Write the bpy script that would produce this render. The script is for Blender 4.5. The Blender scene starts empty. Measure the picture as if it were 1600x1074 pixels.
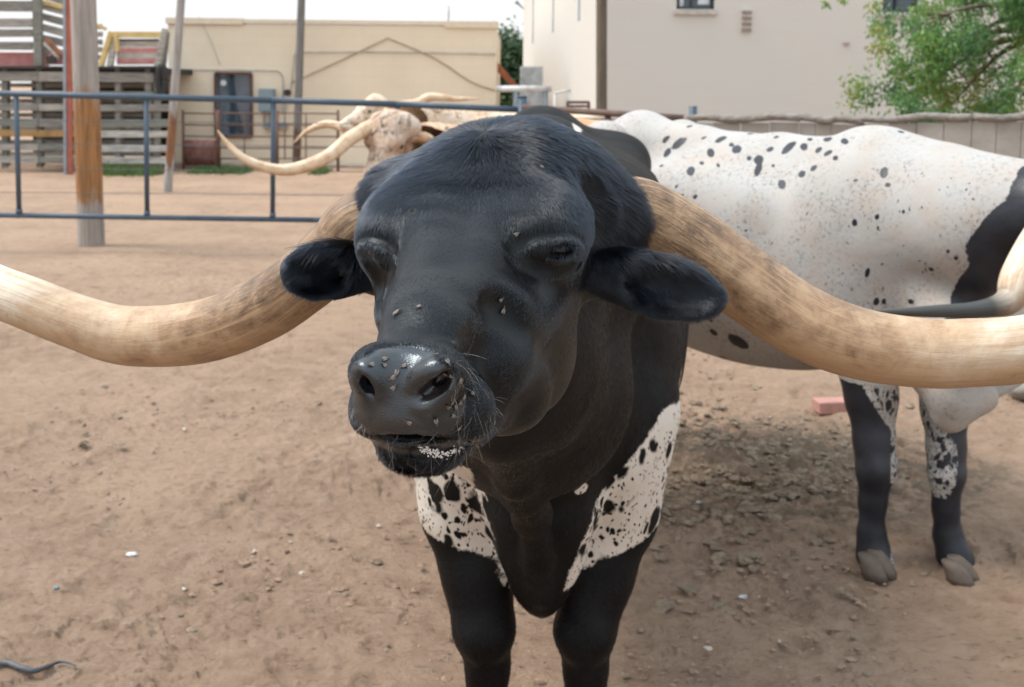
import bpy, math, random
import numpy as np
from mathutils import Vector, Matrix
random.seed(7); rng = np.random.default_rng(7)
PI = math.pi
scene = bpy.context.scene
COL = scene.collection

# ------------------------------------------------------------------ camera
FPX = 1778.0; ROLL = math.radians(.6); PITCH = math.radians(5.0); PY = 289.55
CAMZ = 1.65
F_ = np.array([0, math.cos(PITCH), -math.sin(PITCH)])
_U = np.array([0, math.sin(PITCH), math.cos(PITCH)]); _R = np.array([1., 0, 0])
R_ = _R*math.cos(ROLL) + _U*math.sin(ROLL); U_ = -_R*math.sin(ROLL) + _U*math.cos(ROLL)
C_ = np.array([0, 0, CAMZ])
cam_d = bpy.data.cameras.new('camera'); cam = bpy.data.objects.new('camera', cam_d); COL.objects.link(cam)
M = Matrix(((R_[0], U_[0], -F_[0], 0), (R_[1], U_[1], -F_[1], 0), (R_[2], U_[2], -F_[2], CAMZ), (0, 0, 0, 1)))
cam.matrix_world = M
cam_d.sensor_width = 36; cam_d.lens = FPX/1600*36
cam_d.shift_y = -(537-PY)/1600
cam_d.clip_start = .05; cam_d.clip_end = 800
cam_d.dof.use_dof = True; cam_d.dof.focus_distance = 1.24; cam_d.dof.aperture_fstop = 10.5
scene.camera = cam
# ------------------------------------------------------------------ world, sun, exposure
w = bpy.data.worlds.new('World'); scene.world = w; w.use_nodes = True
nt = w.node_tree; nt.nodes.clear()
CLOUD = 19.0
SUN_EL, SUN_AZ = math.radians(55), math.radians(-85)      # azimuth from +Y (view direction), negative = left
sky = nt.nodes.new('ShaderNodeTexSky'); sky.sky_type = 'NISHITA'; sky.sun_disc = False
sky.sun_elevation = SUN_EL; sky.sun_rotation = SUN_AZ
bg = nt.nodes.new('ShaderNodeBackground'); bg.inputs[1].default_value = .1
out = nt.nodes.new('ShaderNodeOutputWorld')
tc = nt.nodes.new('ShaderNodeTexCoord'); nz = nt.nodes.new('ShaderNodeTexNoise'); nz.inputs['Scale'].default_value = 2.2
nz.inputs['Detail'].default_value = 5
L = nt.links.new
# overcast: a cloud deck three times as bright overhead as at the horizon, over the clear-sky model
sp = nt.nodes.new('ShaderNodeSeparateXYZ'); L(tc.outputs['Generated'], sp.inputs[0])
rz = nt.nodes.new('ShaderNodeValToRGB'); L(sp.outputs[2], rz.inputs[0])
rz.color_ramp.elements[0].position = 0; rz.color_ramp.elements[0].color = (.50, .50, .50, 1)
rz.color_ramp.elements[1].position = 1; rz.color_ramp.elements[1].color = (.76, .89, 1, 1)
cl = nt.nodes.new('ShaderNodeVectorMath'); cl.operation = 'SCALE'; cl.inputs['Scale'].default_value = CLOUD; L(rz.outputs[0], cl.inputs[0])
rp = nt.nodes.new('ShaderNodeValToRGB'); rp.color_ramp.elements[0].position = .36; rp.color_ramp.elements[0].color = (.88, .88, .88, 1)
rp.color_ramp.elements[1].position = .62; rp.color_ramp.elements[1].color = (.97, .97, .97, 1)
mx = nt.nodes.new('ShaderNodeMixRGB')
L(tc.outputs['Generated'], nz.inputs['Vector']); L(nz.outputs['Fac'], rp.inputs[0]); L(rp.outputs[0], mx.inputs[0])
L(sky.outputs[0], mx.inputs[1]); L(cl.outputs[0], mx.inputs[2]); L(mx.outputs[0], bg.inputs[0]); L(bg.outputs[0], out.inputs[0])
sd = bpy.data.lights.new('sun', 'SUN'); sd.energy = 3.0; sd.angle = math.radians(20); sd.color = (1, .95, .88)
sun = bpy.data.objects.new('sun', sd); COL.objects.link(sun)
sdir = Vector((math.sin(SUN_AZ)*math.cos(SUN_EL), math.cos(SUN_AZ)*math.cos(SUN_EL), math.sin(SUN_EL)))
sun.rotation_euler = sdir.to_track_quat('Z', 'Y').to_euler()
scene.view_settings.view_transform = 'Standard'; scene.view_settings.look = 'None'
scene.view_settings.exposure = 0.18; scene.view_settings.gamma = 1.0; scene.view_settings.use_curve_mapping = False
scene.render.engine = 'CYCLES'
scene.cycles.use_denoising = True
scene.cycles.max_bounces = 6; scene.cycles.transparent_max_bounces = 8

# ------------------------------------------------------------------ placing helpers
def at(px, py, Y):
    "point of the place that lies Y metres ahead and shows at pixel (px, py) of the photograph"
    d = F_ + R_*(px-800)/FPX + U_*(PY-py)/FPX
    return C_ + d*(Y/d[1])
def gnd(px, py):
    d = F_ + R_*(px-800)/FPX + U_*(PY-py)/FPX
    return C_ + d*(-CAMZ/d[2])
def proj(P):
    d = np.asarray(P)-C_; z = d@F_
    return np.stack([800+FPX*(d@R_)/z, PY-FPX*(d@U_)/z], -1)
# ------------------------------------------------------------------ object helpers
def tag(o, label=None, cat=None, group=None, kind=None):
    if label: o['label'] = label
    if cat: o['category'] = cat
    if group: o['group'] = group
    if kind: o['kind'] = kind
    return o
def empty(name, loc, label=None, cat=None, group=None):
    o = bpy.data.objects.new(name, None); COL.objects.link(o); o.location = Vector([float(c) for c in loc])
    o.empty_display_size = .1
    bpy.context.view_layer.update()
    return tag(o, label, cat, group)
def link(name, me, mat=None, parent=None):
    o = bpy.data.objects.new(name, me); COL.objects.link(o)
    if mat is not None and len(me.materials) == 0: me.materials.append(mat)
    if parent is not None:
        o.parent = parent; o.matrix_parent_inverse = parent.matrix_basis.inverted()
        # parts are modelled in world space: the inverse keeps them where they are
    return o
def np_mesh(name, V, Fq, smooth=True):
    "mesh from numpy arrays; faces: (n,3) or (n,4) array"
    V = np.asarray(V, np.float32); Fq = np.asarray(Fq, np.int32)
    me = bpy.data.meshes.new(name); n, k = Fq.shape
    me.vertices.add(len(V)); me.vertices.foreach_set('co', V.ravel())
    me.loops.add(n*k); me.loops.foreach_set('vertex_index', Fq.ravel())
    me.polygons.add(n); me.polygons.foreach_set('loop_start', np.arange(0, n*k, k, dtype=np.int32))
    me.polygons.foreach_set('use_smooth', np.full(n, smooth))
    me.update(calc_edges=True); me.validate()
    return me
def fattr(me, name, vals):
    a = me.attributes.new(name, 'FLOAT', 'POINT'); a.data.foreach_set('value', np.asarray(vals, np.float32).ravel())

# ------------------------------------------------------------------ numpy noise
def _hash(ix, iy, iz, seed):
    h = (ix*374761393 + iy*668265263 + iz*2147483647 + seed*974634777) & 0xffffffff
    h = ((h ^ (h >> 13))*1274126177) & 0xffffffff
    return ((h ^ (h >> 16)) & 0xffff)/65535.0*2-1
def vnoise(P, scale, seed=0):
    P = np.asarray(P, float)*scale
    if P.shape[-1] == 2: P = np.concatenate([P, np.zeros(P.shape[:-1]+(1,))], -1)
    i = np.floor(P).astype(np.int64); f = P-i; u = f*f*(3-2*f)
    r = 0
    two = not np.any(P[..., 2])
    for dx in (0, 1):
        for dy in (0, 1):
            for dz in ((0,) if two else (0, 1)):
                wgt = (u[..., 0] if dx else 1-u[..., 0])*(u[..., 1] if dy else 1-u[..., 1])*(1 if two else (u[..., 2] if dz else 1-u[..., 2]))
                r = r + wgt*_hash(i[..., 0]+dx, i[..., 1]+dy, i[..., 2]+dz, seed)
    return r
def fbm(P, scale, oct=4, seed=0, gain=.5):
    r = 0; a = 1.
    for o in range(oct):
        r = r + a*vnoise(P, scale*2**o, seed+o*17); a *= gain
    return r

# ------------------------------------------------------------------ implicit modelling (smooth unions on a grid, then surface nets)
def s_ell(P, c, r, rot=None):
    q = P-np.asarray(c)
    if rot is not None: q = q@rot
    r = np.asarray(r, float)
    k0 = np.sqrt(((q/r)**2).sum(-1)); k1 = np.sqrt(((q/(r*r))**2).sum(-1))+1e-9
    return k0*(k0-1)/k1
def s_cone(P, a, b, ra, rb):
    a = np.asarray(a, float); b = np.asarray(b, float); ba = b-a; pa = P-a
    h = np.clip((pa@ba)/(ba@ba), 0, 1)
    q = pa-h[..., None]*ba
    return np.sqrt((q*q).sum(-1))-(ra+(rb-ra)*h)
def smin(a, b, k):
    h = np.clip(.5+.5*(b-a)/k, 0, 1)
    return b+(a-b)*h-k*h*(1-h)
def erot(ax, ang):
    "rotation matrix: columns are the primitive's own axes"
    return np.array(Matrix.Rotation(ang, 3, ax))
class Field:
    def __init__(s, lo, hi, h):
        s.lo = np.asarray(lo, float); s.h = h
        s.n = np.ceil((np.asarray(hi)-s.lo)/h).astype(int)+1
        s.d = np.full(s.n, .08, np.float32)
    def _reg(s, lo, hi):
        i0 = np.clip(np.floor((lo-s.lo)/s.h).astype(int), 0, s.n); i1 = np.clip(np.ceil((hi-s.lo)/s.h).astype(int)+1, 0, s.n)
        if np.any(i1 <= i0): return None, None
        sl = tuple(slice(a, b) for a, b in zip(i0, i1))
        ax = [s.lo[j]+s.h*np.arange(i0[j], i1[j]) for j in range(3)]
        return sl, np.stack(np.meshgrid(*ax, indexing='ij'), -1)
    def _put(s, lo, hi, fn, k, mode):
        m = k*1.3+s.h*3
        sl, P = s._reg(np.asarray(lo)-m, np.asarray(hi)+m)
        if sl is None: return
        v = fn(P)
        if mode == 'add': s.d[sl] = smin(s.d[sl], v, k)
        else: s.d[sl] = -smin(-s.d[sl], v, k)
    def ell(s, c, r, k=.03, rot=None, mode='add'):
        R = max(r) if rot is not None else np.asarray(r)
        c = np.asarray(c, float); s._put(c-R, c+R, lambda P: s_ell(P, c, r, rot), k, mode)
    def cone(s, a, b, ra, rb, k=.03, mode='add'):
        a = np.asarray(a, float); b = np.asarray(b, float); R = max(ra, rb)
        s._put(np.minimum(a, b)-R, np.maximum(a, b)+R, lambda P: s_cone(P, a, b, ra, rb), k, mode)
    def chain(s, pts, k=.03, mode='add'):
        for (a, ra), (b, rb) in zip(pts, pts[1:]): s.cone(a, b, ra, rb, k, mode)
    def sell(s, c, r, k=.03, rot=None, mode='add', rotf=None):      # mirrored pair
        for g in (1, -1):
            rr = rot if (rot is None or g == 1) else np.diag([-1, 1, 1])@rot@np.diag([-1, 1, 1])
            s.ell((c[0]*g, c[1], c[2]), r, k, rr, mode)
    def schain(s, pts, k=.03, mode='add'):
        for g in (1, -1): s.chain([((p[0]*g, p[1], p[2]), r) for p, r in pts], k, mode)
    def mesh(s, it=2):
        V, Q = surface_nets(s.d, s.lo, s.h)
        if it:
            e = np.concatenate([Q[:, [0, 1]], Q[:, [1, 2]], Q[:, [2, 3]], Q[:, [3, 0]]])
            cnt = np.bincount(e.ravel(), minlength=len(V)).astype(float)
            for _ in range(it):
                S = np.stack([np.bincount(e[:, 0], V[e[:, 1], j], len(V))+np.bincount(e[:, 1], V[e[:, 0], j], len(V)) for j in range(3)], -1)
                V = V*.45+.55*S/np.maximum(cnt, 1)[:, None]
        return V, Q
def surface_nets(d, lo, h):
    ins = d < 0
    nx, ny, nz = d.shape
    c = np.zeros((nx-1, ny-1, nz-1), np.int8)
    offs = [(i, j, k) for i in (0, 1) for j in (0, 1) for k in (0, 1)]
    for i, j, k in offs: c += ins[i:nx-1+i, j:ny-1+j, k:nz-1+k]
    act = (c > 0) & (c < 8)
    I = np.argwhere(act); idx = np.full(act.shape, -1, np.int64); idx[act] = np.arange(len(I))
    vals = {o: d[I[:, 0]+o[0], I[:, 1]+o[1], I[:, 2]+o[2]].astype(float) for o in offs}
    acc = np.zeros((len(I), 3)); n = np.zeros(len(I))
    for o in offs:
        for a in range(3):
            if o[a] == 0:
                p = list(o); p[a] = 1; p = tuple(p); v0, v1 = vals[o], vals[p]
                m = (v0 < 0) != (v1 < 0); t = np.where(m, v0/np.where(m, v0-v1, 1), 0)
                q = np.zeros((len(I), 3)); q[:] = o; q[:, a] = t
                acc += q*m[:, None]; n += m
    V = lo+h*(I+acc/n[:, None])
    Fs = []
    for a in range(3):
        b, c2 = (a+1) % 3, (a+2) % 3
        s0 = [slice(1, -1)]*3; s0[a] = slice(0, -1); s1 = list(s0); s1[a] = slice(1, None)
        A, B = ins[tuple(s0)], ins[tuple(s1)]
        E = np.argwhere(A != B)
        off = np.ones(3, int); off[a] = 0; E = E+off
        Aval = ins[E[:, 0], E[:, 1], E[:, 2]]
        def cell(db, dc):
            q = E.copy(); q[:, b] -= db; q[:, c2] -= dc; return idx[q[:, 0], q[:, 1], q[:, 2]]
        Qd = np.stack([cell(1, 1), cell(0, 1), cell(0, 0), cell(1, 0)], -1)
        Qd[~Aval] = Qd[~Aval][:, ::-1]
        Fs.append(Qd)
    Q = np.concatenate(Fs); Q = Q[(Q >= 0).all(1)]
    return V, Q
def vnormals(V, Q):
    n = np.cross(V[Q[:, 2]]-V[Q[:, 0]], V[Q[:, 3 if Q.shape[1] == 4 else 1]]-V[Q[:, 1 if Q.shape[1] == 4 else 0]])
    N = np.zeros_like(V)
    for j in range(3):
        for c in range(Q.shape[1]): N[:, j] += np.bincount(Q[:, c], n[:, j], len(V))
    return N/(np.linalg.norm(N, axis=1, keepdims=True)+1e-12)

# ------------------------------------------------------------------ materials
class NT:
    "small node-tree writer"
    def __init__(s, name):
        s.m = bpy.data.materials.new(name); s.m.use_nodes = True; s.t = s.m.node_tree; s.t.nodes.clear()
        s.o = s.n('ShaderNodeOutputMaterial'); s.b = s.n('ShaderNodeBsdfPrincipled'); s.l(s.b.outputs[0], s.o.inputs[0])
    def n(s, k, **kw):
        x = s.t.nodes.new(k)
        for a, v in kw.items(): setattr(x, a, v)
        return x
    def l(s, a, b): s.t.links.new(a, b); return a
    def set(s, **kw):
        for a, v in kw.items():
            i = s.b.inputs[a.replace('_', ' ')]
            if hasattr(v, 'links') or hasattr(v, 'is_output'): s.l(v, i)
            else: i.default_value = v
    def coord(s, kind='Object', scale=None):
        c = s.n('ShaderNodeTexCoord').outputs[kind]
        if scale is not None:
            mp = s.n('ShaderNodeMapping'); mp.inputs['Scale'].default_value = scale; s.l(c, mp.inputs[0]); c = mp.outputs[0]
        return c
    def noise(s, vec, scale, detail=4, rough=.5, dist=0):
        x = s.n('ShaderNodeTexNoise'); x.inputs['Scale'].default_value = scale; x.inputs['Detail'].default_value = detail
        x.inputs['Roughness'].default_value = rough; x.inputs['Distortion'].default_value = dist; s.l(vec, x.inputs['Vector']); return x.outputs['Fac']
    def vor(s, vec, scale, feature='F1', out='Distance'):
        x = s.n('ShaderNodeTexVoronoi'); x.feature = feature; x.inputs['Scale'].default_value = scale; s.l(vec, x.inputs['Vector']); return x.outputs[out]
    def ramp(s, fac, stops, interp='LINEAR'):
        x = s.n('ShaderNodeValToRGB'); cr = x.color_ramp; cr.interpolation = interp
        while len(cr.elements) < len(stops): cr.elements.new(.5)
        for e, (p, c) in zip(cr.elements, stops):
            e.position = p; e.color = (c, c, c, 1) if isinstance(c, (int, float)) else (*c, 1)
        s.l(fac, x.inputs[0]); return x.outputs[0]
    def mix(s, f, a, b, mode='MIX'):
        x = s.n('ShaderNodeMixRGB', blend_type=mode)
        for i, v in enumerate((f, a, b)):
            if hasattr(v, 'links'): s.l(v, x.inputs[i])
            elif isinstance(v, (int, float)): x.inputs[i].default_value = v if i == 0 else (v, v, v, 1)
            else: x.inputs[i].default_value = (*v, 1)
        return x.outputs[0]
    def math(s, op, a, b=0.):
        x = s.n('ShaderNodeMath', operation=op)
        for i, v in enumerate((a, b)):
            if hasattr(v, 'links'): s.l(v, x.inputs[i])
            else: x.inputs[i].default_value = v
        return x.outputs[0]
    def attr(s, name, out='Fac'):
        x = s.n('ShaderNodeAttribute'); x.attribute_name = name; return x.outputs[out]
    def bump(s, h, strength=.3, dist=.01, chain=None):
        x = s.n('ShaderNodeBump'); x.inputs['Strength'].default_value = strength; x.inputs['Distance'].default_value = dist
        s.l(h, x.inputs['Height'])
        if chain is not None: s.l(chain, x.inputs['Normal'])
        return x.outputs[0]
# ================================================================== THE BLACK BULL
from mathutils.bvhtree import BVHTree
HM = np.array([[0.98730103, -0.15284643, -0.04329729], [-0.15625447, -0.98350557, -0.09111165], [0.02865703, -0.09672002, 0.994899]])
HT = np.array([-.0464, 1.3446, 1.4319])
def H(p): return np.asarray(p, float)@HM.T+HT            # head space (side, nose, top) -> place
def Hi(p): return (np.asarray(p, float)-HT)@HM

def m_coat(name, dark=(.012, .012, .014), rough=.42, bumpscale=900, white=(.62, .56, .5), stretch=(1, 1, 1), speck=0.):
    "short hair: 'white' attribute > 0 is white coat, its edge roughened by noise"
    m = NT(name); co = m.coord('Object', stretch)
    hb = m.noise(co, bumpscale*.25, 3, .6)
    wn = m.noise(m.coord('Object'), 55, 3, .6)
    wv = m.math('ADD', m.attr('white'), m.math('MULTIPLY', m.math('SUBTRACT', wn, .5), .55))
    wm = m.ramp(wv, [(.49, 0), (.53, 1)])
    dirt = m.noise(m.coord('Object'), 6, 4, .6)
    wc = m.mix(m.ramp(dirt, [(.42, 0), (.7, .55)]), white, (.42, .32, .23))
    wc = m.mix(m.math('MULTIPLY', hb, .25), wc, (.3, .27, .25))
    dk = m.mix(m.ramp(m.noise(m.coord('Object'), 9, 3), [(.45, 0), (.75, 1)]), dark, tuple(c*1.9+a for c, a in zip(dark, (.008, .003, 0))))
    m.set(Base_Color=m.mix(wm, dk, wc), Roughness=m.mix(wm, rough, .75), Specular_IOR_Level=.5)
    m.set(Normal=m.bump(hb, .35, .004, m.bump(m.noise(co, bumpscale*.03, 4, .6), .25, .01)))
    return m.m

def m_hair(name, col, rough=.32, ior=1.38):
    m = bpy.data.materials.new(name); m.use_nodes = True; t = m.node_tree; t.nodes.clear()
    o = t.nodes.new('ShaderNodeOutputMaterial'); b = t.nodes.new('ShaderNodeBsdfHairPrincipled'); b.parametrization = 'COLOR'
    hi = t.nodes.new('ShaderNodeHairInfo'); r = t.nodes.new('ShaderNodeValToRGB'); t.links.new(hi.outputs['Random'], r.inputs[0])
    r.color_ramp.elements[0].color = tuple(c*.4 for c in col)+(1,); r.color_ramp.elements[1].color = tuple(c*2.4 for c in col)+(1,)
    t.links.new(r.outputs[0], b.inputs['Color']); b.inputs['Roughness'].default_value = rough; b.inputs['Radial Roughness'].default_value = .4
    b.inputs['Random Roughness'].default_value = .5; b.inputs['IOR'].default_value = ior
    t.links.new(b.outputs[0], o.inputs[0]); return m

def sample_surface(V, Q, n, wfun=None, cull=-.35):
    T = np.concatenate([Q[:, [0, 1, 2]], Q[:, [0, 2, 3]]])
    a, b, c = V[T[:, 0]], V[T[:, 1]], V[T[:, 2]]
    nn = np.cross(b-a, c-a); ar = np.linalg.norm(nn, axis=1)+1e-15; nn = nn/ar[:, None]
    cen = (a+b+c)/3; w = ar.copy()
    if wfun is not None: w = w*wfun(cen, nn)
    to = C_-cen; to /= np.linalg.norm(to, axis=1, keepdims=True)
    w = w*np.where((nn*to).sum(1) > cull, 1, .05)
    k = rng.choice(len(T), n, p=w/w.sum()); r1 = np.sqrt(rng.random(n))[:, None]; r2 = rng.random(n)[:, None]
    VN = vnormals(V, Q)
    P = a[k]*(1-r1)+b[k]*r1*(1-r2)+c[k]*r1*r2
    N = VN[T[k, 0]]*(1-r1)+VN[T[k, 1]]*r1*(1-r2)+VN[T[k, 2]]*r1*r2
    return P, N/np.linalg.norm(N, axis=1, keepdims=True)
def hair(name, P, N, D, length, lift, radius, mat, parent, jitter=.25, npt=4, droop=.5, clump=0.):
    "strands rooted at P, combed along D, standing off the skin by lift (radians)"
    n = len(P); D = D-(D*N).sum(1, keepdims=True)*N; D /= np.linalg.norm(D, axis=1, keepdims=True)+1e-9
    J = rng.normal(0, jitter, (n, 3)); D = D+J
    if np.any(clump): D = D+clump*np.stack([vnoise(P, 70, 5), vnoise(P, 70, 6), vnoise(P, 70, 7)], -1)+clump*.8*np.stack([vnoise(P, 28, 8), vnoise(P, 28, 9), vnoise(P, 28, 10)], -1)
    D = D-(D*N).sum(1, keepdims=True)*N; D /= np.linalg.norm(D, axis=1, keepdims=True)+1e-9
    length = np.broadcast_to(length, (n,))*rng.uniform(.55, 1.1, n); lift = np.broadcast_to(lift, (n,))*rng.uniform(.6, 1.4, n)
    pts = np.zeros((n, npt, 3), np.float32); p = P-N*.0006
    for i in range(npt):
        pts[:, i] = p
        a = lift*(1-droop*i/(npt-1))
        p = p+(D*np.cos(a)[:, None]+N*np.sin(a)[:, None])*(length/(npt-1))[:, None]
    hc = bpy.data.hair_curves.new(name); hc.add_curves([npt]*n)
    hc.attributes['position'].data.foreach_set('vector', pts.reshape(-1))
    r = hc.attributes.get('radius') or hc.attributes.new('radius', 'FLOAT', 'POINT')
    prof = np.array([1., .9, .7, .25]) if npt == 4 else np.linspace(1, .2, npt)
    r.data.foreach_set('value', (np.broadcast_to(radius, (n,))[:, None]*prof[None]).astype(np.float32).ravel())
    return link(name, hc, mat, parent)

def head_field(h):
    f = Field((-.28, -.27, -.25), (.26, .38, .20), h)
    f.ell((0, -.07, .0), (.125, .12, .11), .03)
    f.chain([((.06, -.10, .085), .06), ((.071, .02, .035), .052)], .05); f.chain([((-.055, -.10, .070), .055), ((-.072, .02, .033), .052)], .05)
    f.ell((.030, -.13, .092), (.095, .075, .064), .05)
    f.chain([((0, -.15, .07), .06), ((.09, -.155, .045), .064), ((.138, -.16, .018), .061)], .05)
    f.chain([((0, -.15, .06), .055), ((-.09, -.155, .022), .062), (tuple(Hi(at(640, 322, 1.49))), .052)], .05)
    f.sell((.096, -.010, .040), (.034, .052, .040), .045)
    f.chain([((0, -.02, .01), .085), ((0, .10, -.010), .060), ((0, .22, -.022), .045), ((0, .285, -.03), .038)], .04)
    f.schain([((.036, .0, .062), .028), ((.031, .10, .033), .021), ((.026, .2, .012), .017), ((.019, .27, -.004), .014)], .016)
    f.sell((.070, -.06, -.09), (.046, .11, .10), .04)
    f.schain([((.048, -.09, -.145), .045), ((.038, .06, -.128), .042), ((.026, .2, -.105), .034)], .04)
    f.ell((.052, .10, -.045), (.040, .10, .050), .04); f.ell((-.042, .10, -.050), (.036, .10, .045), .04)
    f.sell((.082, .03, -.035), (.018, .06, .018), .04)
    f.ell((0, .2, -.08), (.050, .1, .042), .04)
    # muzzle
    f.ell((0, .300, -.040), (.052, .042, .046), .025)
    f.sell((.034, .318, -.016), (.022, .028, .024), .018)
    f.ell((0, .312, -.060), (.053, .036, .026), .018)
    f.sell((.046, .265, -.066), (.022, .05, .029), .025)
    f.ell((0, .272, -.104), (.044, .046, .026), .012)
    f.ell((0, .292, -.092), (.040, .034, .014), .010)
    # ear roots
    f.schain([((.11, -.11, -.02), .04), ((.150, -.115, -.035), .032)], .03)
    return f

def inpoly(P, poly):
    ins = np.zeros(len(P), bool); n = len(poly)
    for i in range(n):
        (x1, y1), (x2, y2) = poly[i], poly[(i+1) % n]
        c = (y1 > P[:, 1]) != (y2 > P[:, 1]); xx = x1+(P[:, 1]-y1)*(x2-x1)/((y2-y1) if y2 != y1 else 1e-9)
        ins ^= c & (P[:, 0] < xx)
    return ins.astype(float)
def build_head(parent, h=.0032):
    f = head_field(h)
    V, Q = f.mesh(2)
    bv = BVHTree.FromPolygons([Vector(v) for v in H(V)], Q.tolist())
    O = Vector(C_)
    def S(px, py, dz=0.):
        d = F_+R_*(px-800)/FPX+U_*(PY-py)/FPX; d = Vector(d/np.linalg.norm(d))
        hit = bv.ray_cast(O, d)
        if hit[0] is None: return None
        return Hi(np.array(hit[0]+hit[1]*dz))
    def line(pts, r, amt, k, mode):
        "groove (sub) or ridge (add) of height amt along surface points under photograph pixels"
        depth = (r-amt+k*.22) if mode == 'add' else -(r-amt+k*.22)      # the smooth blend itself adds about k/4
        q = []
        for i in range(len(pts)-1):
            for t in np.linspace(0, 1, 4)[:-1]:
                s = S(pts[i][0]*(1-t)+pts[i+1][0]*t, pts[i][1]*(1-t)+pts[i+1][1]*t, depth)
                if s is not None: q.append(s)
        s = S(*pts[-1], depth)
        if s is not None: q.append(s)
        n = len(q)
        if n < 2: return
        rr = [r-(.6*amt)*(1-math.sin(PI*(i+.5)/n)) for i in range(n)]
        f.chain(list(zip(q, rr)), k, mode)
    # brow, lids, folds - camera-left eye then camera-right eye
    line([(554, 372), (575, 370), (600, 376), (630, 392)], .006, .003, .008, 'sub')
    line([(558, 384), (578, 383), (600, 391)], .006, .0018, .005, 'add')
    line([(560, 393), (574, 396), (584, 400)], .004, .006, .003, 'sub')
    line([(568, 408), (585, 410), (600, 410)], .008, .0015, .008, 'add')
    line([(572, 405), (590, 430), (594, 470)], .010, .003, .012, 'sub')
    line([(796, 385), (822, 374), (858, 367), (893, 366), (912, 371)], .007, .0042, .008, 'sub')
    line([(835, 386), (860, 380), (888, 377), (908, 384)], .008, .0014, .007, 'add')
    line([(848, 397), (868, 391), (888, 388), (904, 389)], .0042, .009, .003, 'sub')
    line([(845, 405), (868, 407), (890, 405), (904, 398)], .007, .0015, .006, 'add')
    line([(815, 400), (845, 415), (870, 420), (896, 414)], .006, .002, .008, 'sub')
    line([(795, 405), (815, 420), (845, 430)], .006, .003, .008, 'sub')
    line([(905, 275), (922, 305), (930, 350)], .016, .005, .016, 'sub')
    # temple hollow, cheek forms
    line([(700, 505), (735, 518), (780, 522)], .022, .004, .02, 'add')
    line([(735, 552), (762, 555), (790, 545), (815, 528)], .022, .005, .03, 'sub')
    line([(775, 575), (785, 605), (778, 640)], .022, .0045, .03, 'sub')
    line([(805, 575), (835, 600), (842, 640)], .03, .005, .025, 'add')
    line([(745, 455), (790, 455), (830, 475)], .02, .003, .02, 'add')
    line([(750, 482), (785, 490), (815, 512)], .014, .0025, .02, 'sub')
    line([(738, 592), (754, 620), (758, 655), (748, 680)], .018, .003, .016, 'add')
    line([(665, 330), (680, 420), (655, 500)], .022, .002, .03, 'add')
    # muzzle pad edge
    line([(556, 580), (572, 556), (598, 541), (640, 541), (680, 551), (708, 566), (724, 592), (729, 625), (722, 655)], .0032, .0022, .004, 'sub')
    line([(642, 604), (656, 588), (678, 576), (697, 572), (710, 582)], .009, .0045, .006, 'add')
    line([(562, 572), (573, 580), (582, 598), (588, 618)], .007, .003, .006, 'add')
    line([(648, 634), (670, 638), (696, 624), (714, 602)], .008, .003, .006, 'add')
    # nostrils
    for am, r in ((.004, .0066), (.014, .0070), (.026, .006)):
        line([(655, 622), (668, 616), (684, 605), (697, 592), (702, 585)], r, am, .003, 'sub')
        line([(565, 590), (570, 600), (576, 612), (580, 622)], r*.8, am, .003, 'sub')
    # mouth
    for am in (.004, .010, .016):
        line([(562, 676), (580, 684), (610, 686), (650, 687), (690, 690), (716, 691), (738, 684), (750, 676)], .0034, am, .003, 'sub')
    line([(585, 701), (620, 708), (660, 710), (700, 707), (722, 699)], .005, .002, .005, 'sub')
    V, Q = f.mesh(1); Q = Q[:, ::-1].copy()                # head space is left-handed
    W = H(V); me = np_mesh('bull_head', W, Q)
    poly = [S(x, y) for x, y in ((556, 582), (572, 558), (598, 543), (640, 543), (680, 553), (707, 568), (722, 594), (727, 625), (722, 655), (704, 680), (650, 684), (600, 682), (566, 674), (552, 640), (550, 600))]
    poly = [(q[0], q[2]) for q in poly[3:11] if q is not None]; poly = [(max(a, .0), b) for a, b in poly]
    poly = np.array(poly+[(-a, b) for a, b in poly[::-1]])
    pad = inpoly(V[:, [0, 2]], poly)*np.clip((V[:, 1]-.27)*60, 0, 1)
    lip = np.clip((V[:, 1]-.27)*60, 0, 1)*np.clip((.0075-np.abs(V[:, 2]+.089))*300, 0, 1)
    pad = np.maximum(pad, lip); global PADPOLY; PADPOLY = poly
    fattr(me, 'pad', pad)
    return me, V, Q, W, pad, S

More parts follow.
